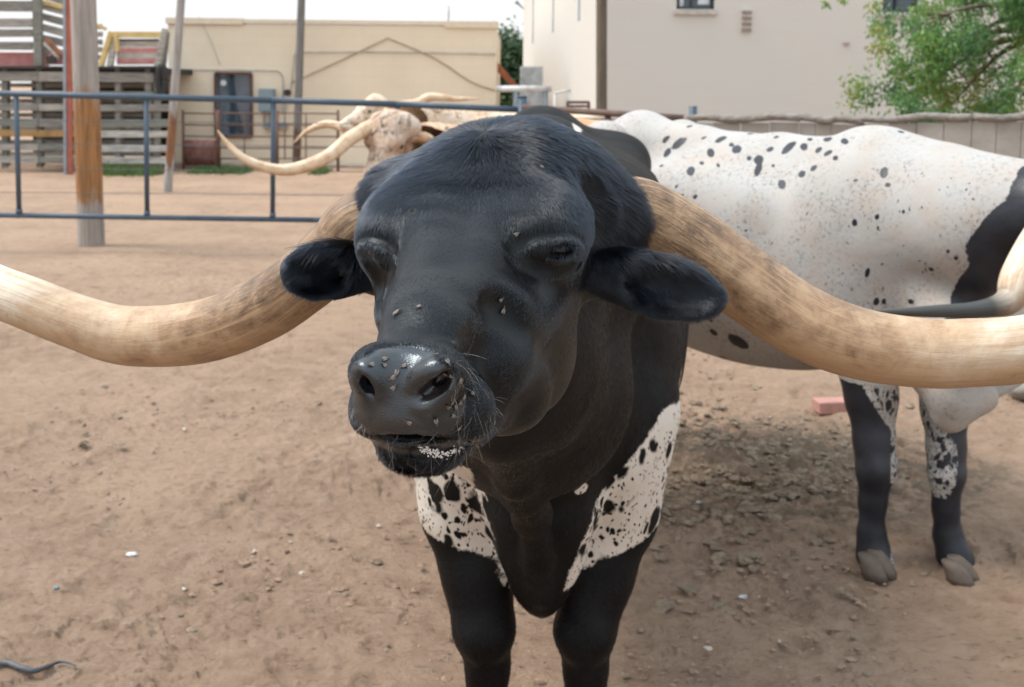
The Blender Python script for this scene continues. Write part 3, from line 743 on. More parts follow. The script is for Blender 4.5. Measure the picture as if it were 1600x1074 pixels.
# ------------------------------------------------------------------ spotted steer behind
def build_steer():
    A0 = np.array([.58, 5.10, 0.]); d = np.array([.59, -.807, 0.]); nn = np.array([-.807, -.59, 0.])
    root = empty('steer', (1.42, 3.95, 0), 'white longhorn steer with black spots standing side-on behind the black bull', 'steer')
    def Wd(P): P = np.asarray(P, float); return A0+P[..., :1]*d+P[..., 1:2]*nn+P[..., 2:]*np.array([0, 0, 1.])
    def loc(P): q = np.asarray(P)-A0; return np.stack([q@d, q@nn, q[..., 2]], -1)
    f = Field((-.55, -.52, -.02), (2.5, .52, 1.68), .0105)
    f.ell((.68, 0, 1.0), (.90, .37, .445), .05)
    f.ell((.62, .03, .90), (.66, .33, .335), .08)
    f.chain([((-.25, 0, 1.38), .10), ((0, 0, 1.415), .115), ((.35, 0, 1.375), .10), ((.8, 0, 1.35), .10), ((1.2, 0, 1.39), .10), ((1.5, 0, 1.34), .11)], .08)
    f.sell((.0, .0, 0), (.01, .01, .01))if 0 else None
    for g in (1, -1):
        f.ell((.02, .235*g, 1.43), (.12, .07, .075), .09)
        f.ell((-.1, .15*g, 1.1), (.26, .15, .32), .1)
        f.ell((1.22, .17*g, 1.02), (.20, .13, .36), .1)
        f.ell((.62, .24*g, 1.06), (.55, .15, .28), .06)
    f.chain([((.05, .22, 1.40), .03), ((.25, .30, 1.20), .03)], .06)
    f.ell((.26, .36, 1.27), (.13, .05, .07), .08, None, 'sub')
    f.ell((1.02, .40, 1.15), (.07, .06, .25), .08, None, 'sub')
    # neck, head, dewlap
    f.chain([((1.3, 0, 1.2), .29), ((1.62, 0, 1.20), .22), ((1.95, -.04, 1.28), .15)], .1)
    f.chain([((1.95, -.04, 1.28), .15), ((2.2, -.06, 1.27), .13), ((2.3, -.07, 1.15), .11), ((2.38, -.08, .92), .07)], .05)
    f.ell((1.35, 0, .92), (.20, .17, .26), .08)
    br = loc(at(1486, 640, 3.66)); sk = [loc(at(x, y, 3.68)) for x, y in ((1428, 585), (1486, 655), (1590, 590), (1505, 612))]
    f.chain([(tuple(sk[0]), .03), (tuple(sk[1]), .022), (tuple(sk[2]), .03)], .04); f.ell(sk[3], (.13, .04, .07), .05)
    f.chain([((1.5, 0, 1.0), .16), ((br[0]+.03, br[1], .80), .10), ((br[0]+.02, br[1], .66), .07), ((br[0], br[1], .585), .045)], .06)
    # legs: shoulder joints to the hooves seen in the photograph
    def leg(pts, k=.03):
        f.chain([(tuple(loc(at(x, y, Y))), r) for x, y, Y, r in pts], k)
    leg([(1350, 520, 3.93, .13), (1362, 620, 3.90, .088), (1366, 690, 3.88, .066), (1370, 732, 3.86, .066), (1364, 785, 3.86, .043), (1362, 835, 3.86, .044), (1366, 868, 3.85, .056), (1374, 884, 3.83, .052)])
    leg([(1480, 560, 3.98, .12), (1477, 640, 3.92, .078), (1479, 700, 3.88, .062), (1480, 740, 3.86, .060), (1478, 795, 3.86, .041), (1482, 838, 3.86, .046), (1492, 870, 3.84, .054), (1502, 890, 3.82, .050)])
    for g in (1, -1):
        f.chain([((-.12, .17*g, 1.0), .17), ((-.02, .17*g, .78), .10), ((-.22, .17*g, .52), .058), ((-.17, .17*g, .2), .043), ((-.12, .17*g, .09), .05)], .05)
    f.chain([((-.33, 0, 1.38), .035), ((-.40, 0, 1.2), .03), ((-.41, 0, .7), .02)], .03)
    sh = loc(at(1140, 572, 4.4)); f.chain([((sh[0]+.1, 0.03, .63), .05), ((sh[0]-.02, .03, .585), .035)], .03)
    L_, Q = f.mesh(2); Nl = vnormals(L_, Q); L_ = L_+Nl*(.0025*fbm(L_, 5, 3, 4))[:, None]
    V = Wd(L_)
    # coat, in the steer's own side view (along, height)
    a, b, z = L_.T
    spots = [(258,150,25,14,0),(212,135,12,10,0),(216,185,12,12,0),(375,185,12,14,0),(302,250,14,14,0),(342,222,8,8,0),(412,135,22,7,-35),(470,172,16,12,0),(450,155,8,6,0),(515,205,8,8,0),(402,230,6,8,0),(603,232,6,6,0),(550,210,16,14,0),(548,245,13,20,20),(592,172,12,8,0),(660,165,34,9,-42),(635,300,13,15,0),(708,262,10,12,0),(750,240,9,9,0),(715,162,12,12,0),(737,135,9,7,0),(770,175,10,8,0),(803,135,12,14,0),(803,185,13,11,0),(830,203,8,8,0),(863,142,10,12,0),(1070,108,12,6,0),(1008,257,13,18,15),(1022,302,9,9,0),(905,285,9,5,0),(900,440,9,14,0),(982,418,7,13,10),(986,460,6,8,0),(1079,400,5,8,0),(947,622,8,20,8),(980,728,11,16,0),(1008,728,8,12,0),(1105,728,8,10,0),(520,115,12,5,0),(460,103,18,5,0),(350,130,10,4,0),(297,88,12,4,0),(615,127,10,4,0),(478,455,6,5,0),(503,467,6,6,0),(475,875,36,24,0),(385,840,14,12,0),(375,795,8,8,0),(420,932,16,8,0),(450,985,28,9,0),(1240,545,7,8,0),(1180,610,8,8,0),(1270,570,7,10,0),(250,308,6,6,0),(318,345,8,8,0),(195,232,8,8,0),(270,340,6,6,0)]
    white = np.full(len(L_), 1.6); bv = BVHTree.FromPolygons([Vector(v) for v in V], Q.tolist())
    near = b > .03
    for sx, sy, rx, ry, rot in spots:
        px, py = 950+sx*.428, 160+sy*.428
        dd = F_+R_*(px-800)/FPX+U_*(PY-py)/FPX; hit = bv.ray_cast(Vector(C_), Vector(dd/np.linalg.norm(dd)))
        if hit[0] is None: continue
        h = np.array(hit[0]); hl = loc(h[None])[0]; s = .428*h[1]/FPX
        n = np.array(hit[1]); tx = np.array([1., 0, 0])-n*n[0]; tx /= np.linalg.norm(tx); tz = np.cross(n, tx)
        ex = rx*s/max(abs(tx[0]), .35); ez = ry*s/max(abs(tz[2]), .35)
        q = V-h; m = (q*q).sum(1) < (3.2*max(ex, ez))**2
        u = q[m]@tx; v = q[m]@(tz if tz[2] > 0 else -tz); r = math.radians(-rot); u2 = u*math.cos(r)+v*math.sin(r); v2 = -u*math.sin(r)+v*math.cos(r)
        rr = np.sqrt((u2/ex)**2+(v2/ez)**2); white[m] = np.minimum(white[m], .5+(rr-1)*1.1)
    # black neck and shoulder patch, black flank of the far end, legs
    def hitl(x, y):
        dd = F_+R_*(x-800)/FPX+U_*(PY-y)/FPX; h = bv.ray_cast(Vector(C_), Vector(dd/np.linalg.norm(dd)))[0]; return loc(np.array(h)[None])[0]
    e0 = hitl(1594, 275); e1 = hitl(1486, 474)
    t = (z-e1[2])/(e0[2]-e1[2]); edge = e1[0]+(e0[0]-e1[0])*np.clip(t, -.5, 1.3)
    patch = np.minimum(a-edge-.02*np.sin(z*30)+.022*fbm(L_, 9, 2, 2), np.minimum(z-.90, 1.6-z))
    white = np.minimum(white, .5-patch/.03)
    P2 = proj(V); 
    lk = loc(at(1366, 690, 3.88)); rk = loc(at(1479, 700, 3.88))
    isL = (np.hypot(V[:, 0]-at(1366, 720, 3.87)[0], V[:, 1]-3.87) < .13) & (z < .64)
    isR = (np.hypot(V[:, 0]-at(1479, 720, 3.86)[0], V[:, 1]-3.86) < .13) & (z < .56)
    wl = (proj(V)[:, 0]-np.interp(z, [.48, .64], [1392, 1346]))/12+.5
    white = np.where(isL, np.minimum(white, wl), white)
    cr = at(1479, 700, 3.86)[0]; wr = np.minimum((cr+.012-V[:, 0])/.03+.5+1.2*vnoise(L_, 16, 4), (z-.235)/.02)
    white = np.where(isR, np.minimum(white, wr), white)
    me = np_mesh('steer_body', V, Q); fattr(me, 'white', np.clip(white, -1, 1.6))
    spotty = np.clip((a-.55)*1.0, 0, .24)*np.clip((z-.7)*5, 0, 1)*np.clip((1.5-z)*8, 0, 1)+.9*isR+.9*isL+.12*np.clip((.9-z)*4, 0, 1)
    fattr(me, 'spotty', spotty)
    link('body', me, m_spotted('spotted_coat', (.014, .015, .020), 52, .50, (.44, .425, .405), blur=.14, roan=.9), root)
    mh = NT('hoof_pale'); mh.set(Base_Color=mh.mix(mh.noise(mh.coord(), 30, 4), (.055, .043, .034), (.15, .112, .083)), Roughness=.75)
    g1 = gnd(1372, 900); g2 = gnd(1500, 906)
    fw = np.array([.55, -.83, 0])
    hoof(g1-fw*.025, fw, mh.m, root, 1.05); hoof(g2-np.array([.02, 0, 0]), np.array([.75, -.66, 0]), mh.m, root, 1.05)
    for g in (1, -1): hoof(Wd(np.array([-.12, .17*g, 0])), d, mh.m, root)
    m_h = m_horn('pale_horn', base=.02, tint=(1.15, 1.12, 1.1), tipdark=1.05)
    P = [Wd(np.array([2.16, .06, 1.38])), at(1690, 310, 3.42), at(1635, 362, 3.35), at(1592, 430, 3.30), at(1576, 470, 3.27), at(1530, 483, 3.24), at(1450, 487, 3.20), at(1362, 488, 3.16)]
    link('horn', tube_mesh('horn', P, [.055, .058, .056, .050, .040, .024, .017, .004], 24, 8), m_h, root)
    P = [Wd(np.array([2.16, -.14, 1.38])), Wd(np.array([2.2, -.5, 1.33])), Wd(np.array([2.3, -.85, 1.43])), Wd(np.array([2.35, -1.05, 1.7]))]
    link('horn', tube_mesh('horn', P, [.055, .05, .035, .004], 16, 8), m_h, root)
    for g in (1, -1):
        e = Field(tuple(loc(Wd(np.array([2.14, -.04+.2*g, 1.26])))-.14), tuple(loc(Wd(np.array([2.14, -.04+.2*g, 1.26])))+.14), .012)
        e.ell((2.14, -.04+.2*g, 1.26), (.035, .11, .045), .01)
        v, q = e.mesh(1); link('ear', np_mesh('ear', Wd(v), q), mh.m, root)
    return root

# ------------------------------------------------------------------ two longhorns farther back
def m_mottle(name, c1, c2, c3):
    m = NT(name); co = m.coord('Object')
    a = m.ramp(m.noise(co, 5, 4, .65, .5), [(.42, 0), (.58, 1)]); b = m.ramp(m.noise(co, 14, 4, .7, .5), [(.5, 0), (.62, 1)])
    br = m.ramp(m.attr('brown'), [(.3, 0), (.7, 1)])
    c = m.mix(m.math('MULTIPLY', a, .75), c1, c2); c = m.mix(m.math('MULTIPLY', b, br), c, c3)
    m.set(Base_Color=c, Roughness=.85, Normal=m.bump(m.noise(co, 40, 4), .3, .01)); return m.m
def build_far(label, place, ang, hpos, hdir, hroll, horns, mat, hmat, scale=1.0, hz=1.40, pale=False):
    root = empty('longhorn', (place[0], place[1], 0), label, 'longhorn')
    ca, sa = math.cos(ang), math.sin(ang); d = np.array([ca, sa, 0]); nn = np.array([-sa, ca, 0]); A0 = np.array([place[0], place[1], 0])
    def Wd(P): P = np.asarray(P, float); return A0+scale*(P[..., :1]*d+P[..., 1:2]*nn+P[..., 2:]*np.array([0, 0, 1.]))
    f = Field((-1.9, -.5, 0), (.75, .5, 1.6), .03)
    f.ell((-.75, 0, .98), (.85, .34, .40), .05)
    f.chain([((-1.55, 0, 1.28), .10), ((-.7, 0, 1.27), .10), ((0, 0, 1.33), .10)], .12)
    hl = (np.asarray(hpos)-A0)/scale; hl = np.array([hl@d, hl@nn, hl[2]])
    f.chain([((-.1, 0, 1.12), .26), (tuple(np.array([-.1, 0, 1.12])*.4+hl*.6), .18), (tuple(hl), .12)], .08)
    for x in (-.05, -1.4):
        for g in (1, -1): f.chain([((x, .15*g, .85), .13), ((x, .16*g, .5), .065), ((x, .16*g, .06), .05)], .05)
    for g in (1, -1): f.ell((-1.4, .17*g, 1.25), (.12, .08, .08), .08)
    V, Q = f.mesh(2); me = np_mesh('far_body', Wd(V), Q); fattr(me, 'brown', np.clip(V[:, 0]*1.5+1.0, .2, 1)); link('body', me, mat, root)
    # head: same skull, other pose
    hd = np.array(hdir, float); hd /= np.linalg.norm(hd); up = np.array([0, 0, 1.])+np.array(hroll); up -= hd*(up@hd); up /= np.linalg.norm(up)
    sx = np.cross(up, hd)
    Mh = np.stack([sx, hd, up], 1)
    v, q = head_field(.011).mesh(1); W = (v*1.02)@Mh.T+np.asarray(hpos)
    if np.linalg.det(Mh) < 0: q = q[:, ::-1].copy()
    me = np_mesh('far_head', W, q); fattr(me, 'brown', np.clip(.9-np.abs(v[:, 0])*2, 0, 1)); hd_o = link('head', me, hmat, root)
    dk = NT('dark_eye'); dk.set(Base_Color=(.02, .015, .012, 1), Roughness=.3)
    for g in (1, -1): bmesh_sphere('eye', np.array([.125*g, .005, .02])@Mh.T+np.asarray(hpos), .022, dk.m, hd_o, 12)
    for g in (1, -1):
        c = np.array([.20*g, -.14, -.04])@Mh.T+np.asarray(hpos)
        e = Field(c-.14, c+.14, .014); e.ell(c, (.10, .03, .045), .01, np.stack([sx, hd, up], 1)); vv, qq = e.mesh(1)
        m2 = np_mesh('far_ear', vv, qq); fattr(m2, 'brown', np.ones(len(vv))); link('ear', m2, mat, root)
    for pts, rad, hm in horns:
        base = np.array([.12 if pts[0] > 0 else -.12, -.15, .02])@Mh.T+np.asarray(hpos)
        link('horn', tube_mesh('horn', [base]+pts[1:], rad, 14, 8), hm, root)
    return root
# ================================================================== SETTING
def m_plain(name, col, rough=.7, col2=None, scale=6, bump=.2, bscale=40, stretch=(1, 1, 1), spec=.4, metal=0.):
    m = NT(name); co = m.coord('Object', stretch)
    c2 = col2 or tuple(c*.6 for c in col)
    f = m.ramp(m.noise(co, scale, 5, .6, .3), [(.38, 0), (.68, 1)])
    m.set(Base_Color=m.mix(f, col, c2), Roughness=rough, Specular_IOR_Level=spec, Metallic=metal, Normal=m.bump(m.noise(co, bscale, 4), bump, .01)); return m.m
def bar_mesh(p, q, w, h, up=(0, 0, 1), jitter=0.):
    "rectangular bar from p to q (w across, h along up), edges chamfered"
    p = np.array(p, float); q = np.array(q, float); t = q-p; t /= np.linalg.norm(t); u = np.array(up, float); u = u-t*(u@t)
    if np.linalg.norm(u) < 1e-4: u = np.array([0, 1., 0])-t*t[1]
    u /= np.linalg.norm(u); s = np.cross(t, u); c = min(w, h)*.12
    prof = [(-w/2+c, -h/2), (w/2-c, -h/2), (w/2, -h/2+c), (w/2, h/2-c), (w/2-c, h/2), (-w/2+c, h/2), (-w/2, h/2-c), (-w/2, -h/2+c)]
    vs = [p+s*a+u*b for a, b in prof]+[q+s*a+u*b for a, b in prof]
    if jitter: vs = [v+rng.normal(0, jitter, 3) for v in vs]
    fs = [(i, (i+1) % 8, 8+(i+1) % 8, 8+i) for i in range(8)]+[tuple(range(8))[::-1], tuple(range(8, 16))]
    me = bpy.data.meshes.new('bar'); me.from_pydata([tuple(v) for v in vs], [], fs); me.update(); return me
def bar(name, p, q, w, h, mat, parent=None, up=(0, 0, 1), jitter=0.):
    return link(name, bar_mesh(p, q, w, h, up, jitter), mat, parent)
def pipe(name, p, q, r, mat, parent=None, n=12, r2=None):
    p = np.array(p, float); q = np.array(q, float); t = (q-p)/np.linalg.norm(q-p); u = np.array([0, 0, 1.]) if abs(t[2]) < .9 else np.array([0, 1., 0])
    b = np.cross(t, u); b /= np.linalg.norm(b); c = np.cross(t, b); a = np.linspace(0, 2*PI, n, endpoint=False); r2 = r if r2 is None else r2
    vs = [p+r*(math.cos(x)*b+math.sin(x)*c) for x in a]+[q+r2*(math.cos(x)*b+math.sin(x)*c) for x in a]
    fs = [(i, i+n, (i+1) % n+n, (i+1) % n) for i in range(n)]+[tuple(range(n)), tuple(range(n, 2*n))[::-1]]
    me = bpy.data.meshes.new(name); me.from_pydata([tuple(v) for v in vs], [], fs)
    me.polygons.foreach_set('use_smooth', [True]*n+[False]*2); me.update(); return link(name, me, mat, parent)
def box(name, lo, hi, mat, parent=None):
    lo = np.array(lo, float); hi = np.array(hi, float)
    vs = [(x, y, z) for x in (lo[0], hi[0]) for y in (lo[1], hi[1]) for z in (lo[2], hi[2])]
    fs = [(0, 1, 3, 2), (4, 6, 7, 5), (0, 4, 5, 1), (2, 3, 7, 6), (0, 2, 6, 4), (1, 5, 7, 3)]
    me = bpy.data.meshes.new(name); me.from_pydata(vs, [], fs); me.update(); return link(name, me, mat, parent)

def cells(P, scale, seed):
    "height of the nearest random cell and distance to it: broken crust"
    Q = P*scale+.55*np.stack([vnoise(P, scale*.9, seed+3), vnoise(P, scale*.9, seed+4)], -1); i = np.floor(Q).astype(np.int64); best = np.full(P.shape[:-1], 9.); hv = np.zeros(P.shape[:-1])
    for dx in (-1, 0, 1):
        for dy in (-1, 0, 1):
            cx, cy = i[..., 0]+dx, i[..., 1]+dy; z0 = np.zeros_like(cx)
            px_ = cx+.5+.45*_hash(cx, cy, z0, seed); py_ = cy+.5+.45*_hash(cx, cy, z0, seed+1)
            d = np.hypot(Q[..., 0]-px_, Q[..., 1]-py_); m = d < best
            hv = np.where(m, _hash(cx, cy, z0, seed+2), hv); best = np.where(m, d, best)
    return hv, best
def build_ground():
    rs = [.3]
    while rs[-1] < 2.6: rs.append(rs[-1]*1.12)
    while rs[-1] < 11: rs.append(rs[-1]*1.0027)
    while rs[-1] < 30: rs.append(rs[-1]*1.012)
    while rs[-1] < 400: rs.append(rs[-1]*1.15)
    rs = np.array(rs); a = np.radians(np.concatenate([np.arange(-180, -31, 3.), np.arange(-30, 30, .085), np.arange(30, 180, 3.)]))
    RR, AA = np.meshgrid(rs, a, indexing='ij'); X = RR*np.sin(AA); Y = RR*np.cos(AA)
    P = np.stack([X, Y], -1)
    def n2(s, o, seed, st=(1, 1)): return fbm(P*np.array(st), s, o, seed)
    fade = np.clip((14-RR)/6, 0, 1)*np.clip((RR-.5)/1.5, 0, 1)
    man = np.clip(1-np.hypot((X-1.15)/1.25, (Y-4.9)/.95), 0, 1)            # trampled patch by the steer's legs
    z = .030*n2(1.1, 3, 1)*fade
    clod = np.clip(n2(7, 3, 21)-.25, 0, 1); rid = 1-np.abs(n2(11, 4, 31, (1, 1.3)))
    rough = np.clip(.8+1.1*n2(.8, 3, 77), 0.35, 1.8)+2.6*man
    z = z+fade*rough*(.015*clod+.006*rid+.0035*n2(26, 3, 41)+.0018*n2(60, 2, 51))
    crust = np.clip(n2(1.3, 4, 90)*1.9+.35+2*man, 0, 1.5)*fade
    h1, d1 = cells(P, 9, 5); h2, d2 = cells(P, 24, 15)
    z = z+crust*(.015*np.clip(h1-.15, 0, 1)*np.clip(1.4-d1*1.6, 0, 1)+.010*np.clip(h2, 0, 1)*np.clip(1.5-d2*1.7, 0, 1)-.014*np.clip(-h1-.5, 0, 1))
    # flakes and shallow hoof marks
    for i in range(150):
        r0 = rng.uniform(2.8, 10); a0 = rng.uniform(-.5, .5); cx, cy = r0*math.sin(a0), r0*math.cos(a0); s = rng.uniform(.05, .09)
        ia = np.searchsorted(rs, [r0-.25, r0+.25]); ja = np.searchsorted(a, [a0-.25/r0, a0+.25/r0]); sl = (slice(*ia), slice(*ja))
        d = np.hypot(X[sl]-cx, (Y[sl]-cy)*rng.uniform(.8, 1.2))/s
        d = d*(1+.25*fbm(np.stack([X[sl], Y[sl]], -1), 9, 2, i)); z[sl] += -.012*np.exp(-d**4)+.005*np.exp(-((d-1.25)/.3)**2)
    global GRID; GRID = (rs, a, z)
    ny, nx = RR.shape; V = np.stack([X, Y, z], -1).reshape(-1, 3)
    i = np.arange(ny-1)[:, None]*nx; j = np.arange(nx)[None]; j2 = (j+1) % nx
    Q = np.stack([i+j, i+nx+j, i+nx+j2, i+j2], -1).reshape(-1, 4)[:, ::-1]
    c = len(V); V = np.concatenate([V, [[0, 0, 0]]]); cap = np.stack([np.arange(nx), (np.arange(nx)+1) % nx, np.full(nx, c), np.full(nx, c)], -1)[:, :3]
    me = np_mesh('ground', V, Q)
    fattr(me, 'manure', np.concatenate([(man*1.4+.22*n2(3, 3, 61)*(man > 0)).ravel(), [0]]))
    m = NT('dry_dirt'); co = m.coord('Object')
    n1 = m.noise(co, .9, 5, .6, .4); n2_ = m.noise(co, 7, 5, .65, .3); n3 = m.noise(m.coord('Object', (.5, 1.5, 1)), 36, 6, .8, .6)
    c = m.mix(m.ramp(n1, [(.35, 0), (.65, 1)]), (.45, .305, .213), (.335, .222, .152))
    c = m.mix(m.ramp(n2_, [(.42, 0), (.68, .8)]), c, (.46, .325, .235))
    c = m.mix(m.ramp(n2_, [(.28, .7), (.42, 0)]), c, (.25, .175, .12))
    c = m.mix(m.ramp(n3, [(.34, .85), (.46, 0)]), c, (.19, .13, .09))
    c = m.mix(m.ramp(n3, [(.60, 0), (.74, .5)]), c, (.62, .49, .37))
    fl = m.vor(m.coord('Object', (.5, 1.6, 1)), 26); c = m.mix(m.ramp(m.math('ADD', fl, m.math('MULTIPLY', n2_, .9)), [(.44, .7), (.54, 0)]), c, (.17, .115, .08))
    mv = m.math('MULTIPLY', m.attr('manure'), m.ramp(m.noise(co, 9, 5, .75), [(.42, 0), (.56, 1)]))
    c = m.mix(m.ramp(mv, [(.05, 0), (.5, .8)]), c, (.20, .15, .105))
    m.set(Base_Color=c, Roughness=.93, Specular_IOR_Level=.2, Normal=m.bump(m.noise(co, 38, 6, .8), 1.0, .025, m.bump(n2_, .3, .03)))
    o = link('ground', me, m.m); tag(o, 'dry trampled brown dirt of the cattle pen', kind='structure'); return m.m

def gz(x, y):
    rs, a, z = GRID; i = min(np.searchsorted(rs, math.hypot(x, y)), len(rs)-1); j = min(np.searchsorted(a, math.atan2(x, y)), len(a)-1); return float(z[max(i-2, 0):i+3, max(j-2, 0):j+3].max())
def gnd2(x, y):
    g = gnd(x, y)
    for _ in range(3): t = (gz(g[0], g[1])-CAMZ)/(gnd(x, y)[2]-CAMZ); g = C_+(gnd(x, y)-C_)*t
    return g
def lump(seed, n=1):
    r = np.random.default_rng(seed)
    th = np.linspace(0, PI, 5)[1:-1]; ph = np.linspace(0, 2*PI, 7, endpoint=False)
    v = [(0, 0, 1)]+[(math.sin(t)*math.cos(p), math.sin(t)*math.sin(p), math.cos(t)) for t in th for p in ph]+[(0, 0, -1)]
    v = np.array(v)*r.uniform(.5, 1.3, (len(v), 1))
    f = [(0, 1+i, 1+(i+1) % 7) for i in range(7)]
    for k in range(2):
        a = 1+k*7; f += [(a+i, a+7+i, a+7+(i+1) % 7) for i in range(7)]+[(a+i, a+7+(i+1) % 7, a+(i+1) % 7) for i in range(7)]
    f += [(22, 15+(i+1) % 7, 15+i) for i in range(7)]
    return v, np.array(f)
def scatter_lumps(name, n, region, smin_, smax_, mat, label, flat=.5, power=3):
    Vs, Fs = [], []; b = 0; L5 = [lump(s) for s in range(6)]
    k = 0
    while k < n:
        x, y, keep = region()
        if not keep: continue
        k += 1; v, f = L5[rng.integers(6)]; s = smin_+(smax_-smin_)*rng.random()**power; an = rng.uniform(0, 2*PI)
        c, si = math.cos(an), math.sin(an); vv = v*np.array([s*rng.uniform(.7, 1.5), s, s*flat*rng.uniform(.6, 1.2)])
        vv = np.stack([vv[:, 0]*c-vv[:, 1]*si+x, vv[:, 0]*si+vv[:, 1]*c+y, vv[:, 2]+s*flat*.12+.002], -1)
        Vs.append(vv); Fs.append(f+b); b += len(vv)
    o = link(name, np_mesh(name, np.concatenate(Vs), np.concatenate(Fs), False), mat); tag(o, label, kind='stuff'); return o

def build_setting():
    dirt = build_ground()
    clodm = m_plain('clod', (.33, .222, .155), .95, (.22, .147, .10), 25, .6, 90)
    darkm = m_plain('dry_manure', (.17, .13, .09), .95, (.30, .225, .16), 20, .6, 90)
    def polar():
        r = 2.7+9*rng.random()**1.3; a = rng.uniform(-.5, .5); return r*math.sin(a), r*math.cos(a), True
    scatter_lumps('dirt_clods', 15000, polar, .003, .0135, clodm, 'small dry clods strewn over the pen floor', .38, 7)
    pal = m_plain('pebble', (.46, .38, .31), .8, (.54, .46, .38), 12, .3)
    scatter_lumps('pebbles', 160, polar, .004, .012, pal, 'pale pebbles strewn over the pen floor', .6, 3)
    def patch():
        x = rng.normal(1.15, .62); y = rng.normal(4.75, .55); return x, y, True
    scatter_lumps('manure_clods', 1900, patch, .005, .030, darkm, 'dark trampled manure between the bull and the steer', .5, 2.5)
    def few():
        r = 2.9+6*rng.random(); a = rng.uniform(-.5, .5); return r*math.sin(a), r*math.cos(a), rng.random() < .5+.5*vnoise(np.array([[r*math.sin(a), r*math.cos(a)]]), 1.0, 9)[0]
    scatter_lumps('manure_crumbs', 900, few, .004, .022, darkm, 'dark crumbs of manure strewn over the pen floor', .5, 3)
    # ---------------- blue-grey pipe gate
    blue = m_plain('blue_grey_paint', (.045, .073, .105), .45, (.07, .10, .135), 5, .15, 60)
    G = 10.9
    gate = empty('pipe_gate', gnd(400, 400), 'long blue-grey pipe gate crossing the dirt pen behind the bull', 'gate')
    top = [(-160, 142.5), (425, 157), (620, 163), (818, 172)]; bot = [(-160, 334), (490, 344), (818, 352)]
    for a, b in zip(top, top[1:]): pipe('rail', at(*a, G), at(*b, G), .030, blue, gate)
    for a, b in zip(bot, bot[1:]): pipe('rail', at(*a, G), at(*b, G), .026, blue, gate)
    def yt(x, L): return float(np.interp(x, [p[0] for p in L], [p[1] for p in L]))
    for x0, x1 in ((-150, -146), (25, 30), (228, 230), (427, 426), (621, 620)):
        pipe('upright', at(x0, yt(x0, top)+3, G), at(x1, yt(x1, bot)-3, G), .024, blue, gate)
        pipe('weld_collar', at(x1, yt(x1, bot)-10, G), at(x1, yt(x1, bot)-3, G), .030, blue, gate)
    wire = m_plain('wire', (.10, .11, .12), .5)
    for y in (189, 225, 264, 301): pipe('wire', at(-160, y-2, G), at(818, y+7, G), .0035, wire, gate, 6)
    post = empty('gate_post', gnd(816, 408), 'blue-grey post at the right end of the pipe gate', 'post')
    pipe('upright', at(816, 152, G), gnd(816, 408)-np.array([0, 0, .05]), .045, blue, post); pipe('cap', at(816, 150, G), at(816, 153, G), .049, blue, post)
    p0 = gnd(-170, 398); post = empty('gate_post', p0, 'blue-grey post at the left end of the pipe gate', 'post')
    pipe('upright', p0-np.array([0, 0, .05]), p0+np.array([0, 0, 1.65]), .045, blue, post)
    rust = m_plain('rusty_pipe', (.10, .062, .052), .7, (.16, .10, .075), 8, .4)
    fence = empty('pipe_fence', gnd(950, 415), 'brown rusty pipe fence behind the spotted steer', 'fence')
    pipe('rail', at(818, 168, 10.8), at(1083, 186, 9.6), .030, rust, fence); pipe('rail', at(900, 187, 10.4), at(1083, 196, 9.6), .020, rust, fence)
    pipe('rail', at(818, 250, 10.8), at(1083, 275, 9.6), .024, rust, fence)
    pg = at(1083, 300, 9.6); pipe('post', at(1083, 166, 9.6), (pg[0], pg[1], -.05), .034, blue, fence)
    pg = at(950, 300, 10.2); pipe('post', at(950, 177, 10.2), (pg[0], pg[1], -.05), .030, rust, fence)
    # ---------------- utility poles
    def m_pole(name, zlo, zhi, grey, orange):
        m = NT(name); co = m.coord('Object', (1, 1, .06)); n = m.noise(co, 26, 5, .65, .4)
        sep = m.n('ShaderNodeSeparateXYZ'); m.l(m.coord('Object'), sep.inputs[0]); z = m.math('ADD', sep.outputs[2], m.math('MULTIPLY', m.math('SUBTRACT', m.noise(m.coord('Object', (1, 1, .2)), 9, 4, .7), .5), .9))
        o = m.math('MULTIPLY', m.ramp(z, [(zlo, 0), (zlo+.12, 1)]), m.ramp(z, [(zhi-.05, 1), (min(zhi+.12, .99), 0)]))
        zz = m.math('MULTIPLY', z, 1/3.)
        o = m.math('MULTIPLY', m.ramp(zz, [(zlo/3, 0), (zlo/3+.03, 1)]), m.ramp(zz, [(zhi/3-.01, 1), (zhi/3+.05, 0)]))
        c = m.mix(m.ramp(n, [(.35, 0), (.65, 1)]), grey, tuple(x*.62 for x in grey)); c2 = m.mix(m.ramp(n, [(.35, 0), (.65, 1)]), orange, tuple(x*.5 for x in orange))
        cr = m.noise(m.coord('Object', (1, 1, .025)), 60, 3, .6)
        c3 = m.mix(m.ramp(cr, [(.33, .7), (.42, 0)]), m.mix(o, c, c2), (.06, .045, .035))
        m.set(Base_Color=c3, Roughness=.85, Normal=m.bump(n, .5, .02)); return m.m
    mp = m_pole('weathered_pole', .42, 1.42, (.40, .35, .31), (.42, .20, .075))
    def pole(p_base, p_top, r, r2, mat, label, extra=3.0):
        b = np.array(p_base); t = np.array(p_top); d = (t-b)/np.linalg.norm(t-b); t = t+d*extra
        root = empty('utility_pole', b, label, 'pole')
        n = 14; pts = [b-d*.1+(t-b+d*.1)*i/n for i in range(n+1)]; link('shaft', tube_mesh('pole', pts, [r+(r2-r)*i/n for i in range(n+1)], 20, 3, wob=.02, wseed=5), mat, root)
        return root
    Y = 11.55
    b = gnd(143, 383); Yb = b[1]
    r0 = pole(b, at(130, 0, Yb), .131, .112, mp, 'thick weathered wooden pole with orange lower half behind the gate', 3.5)
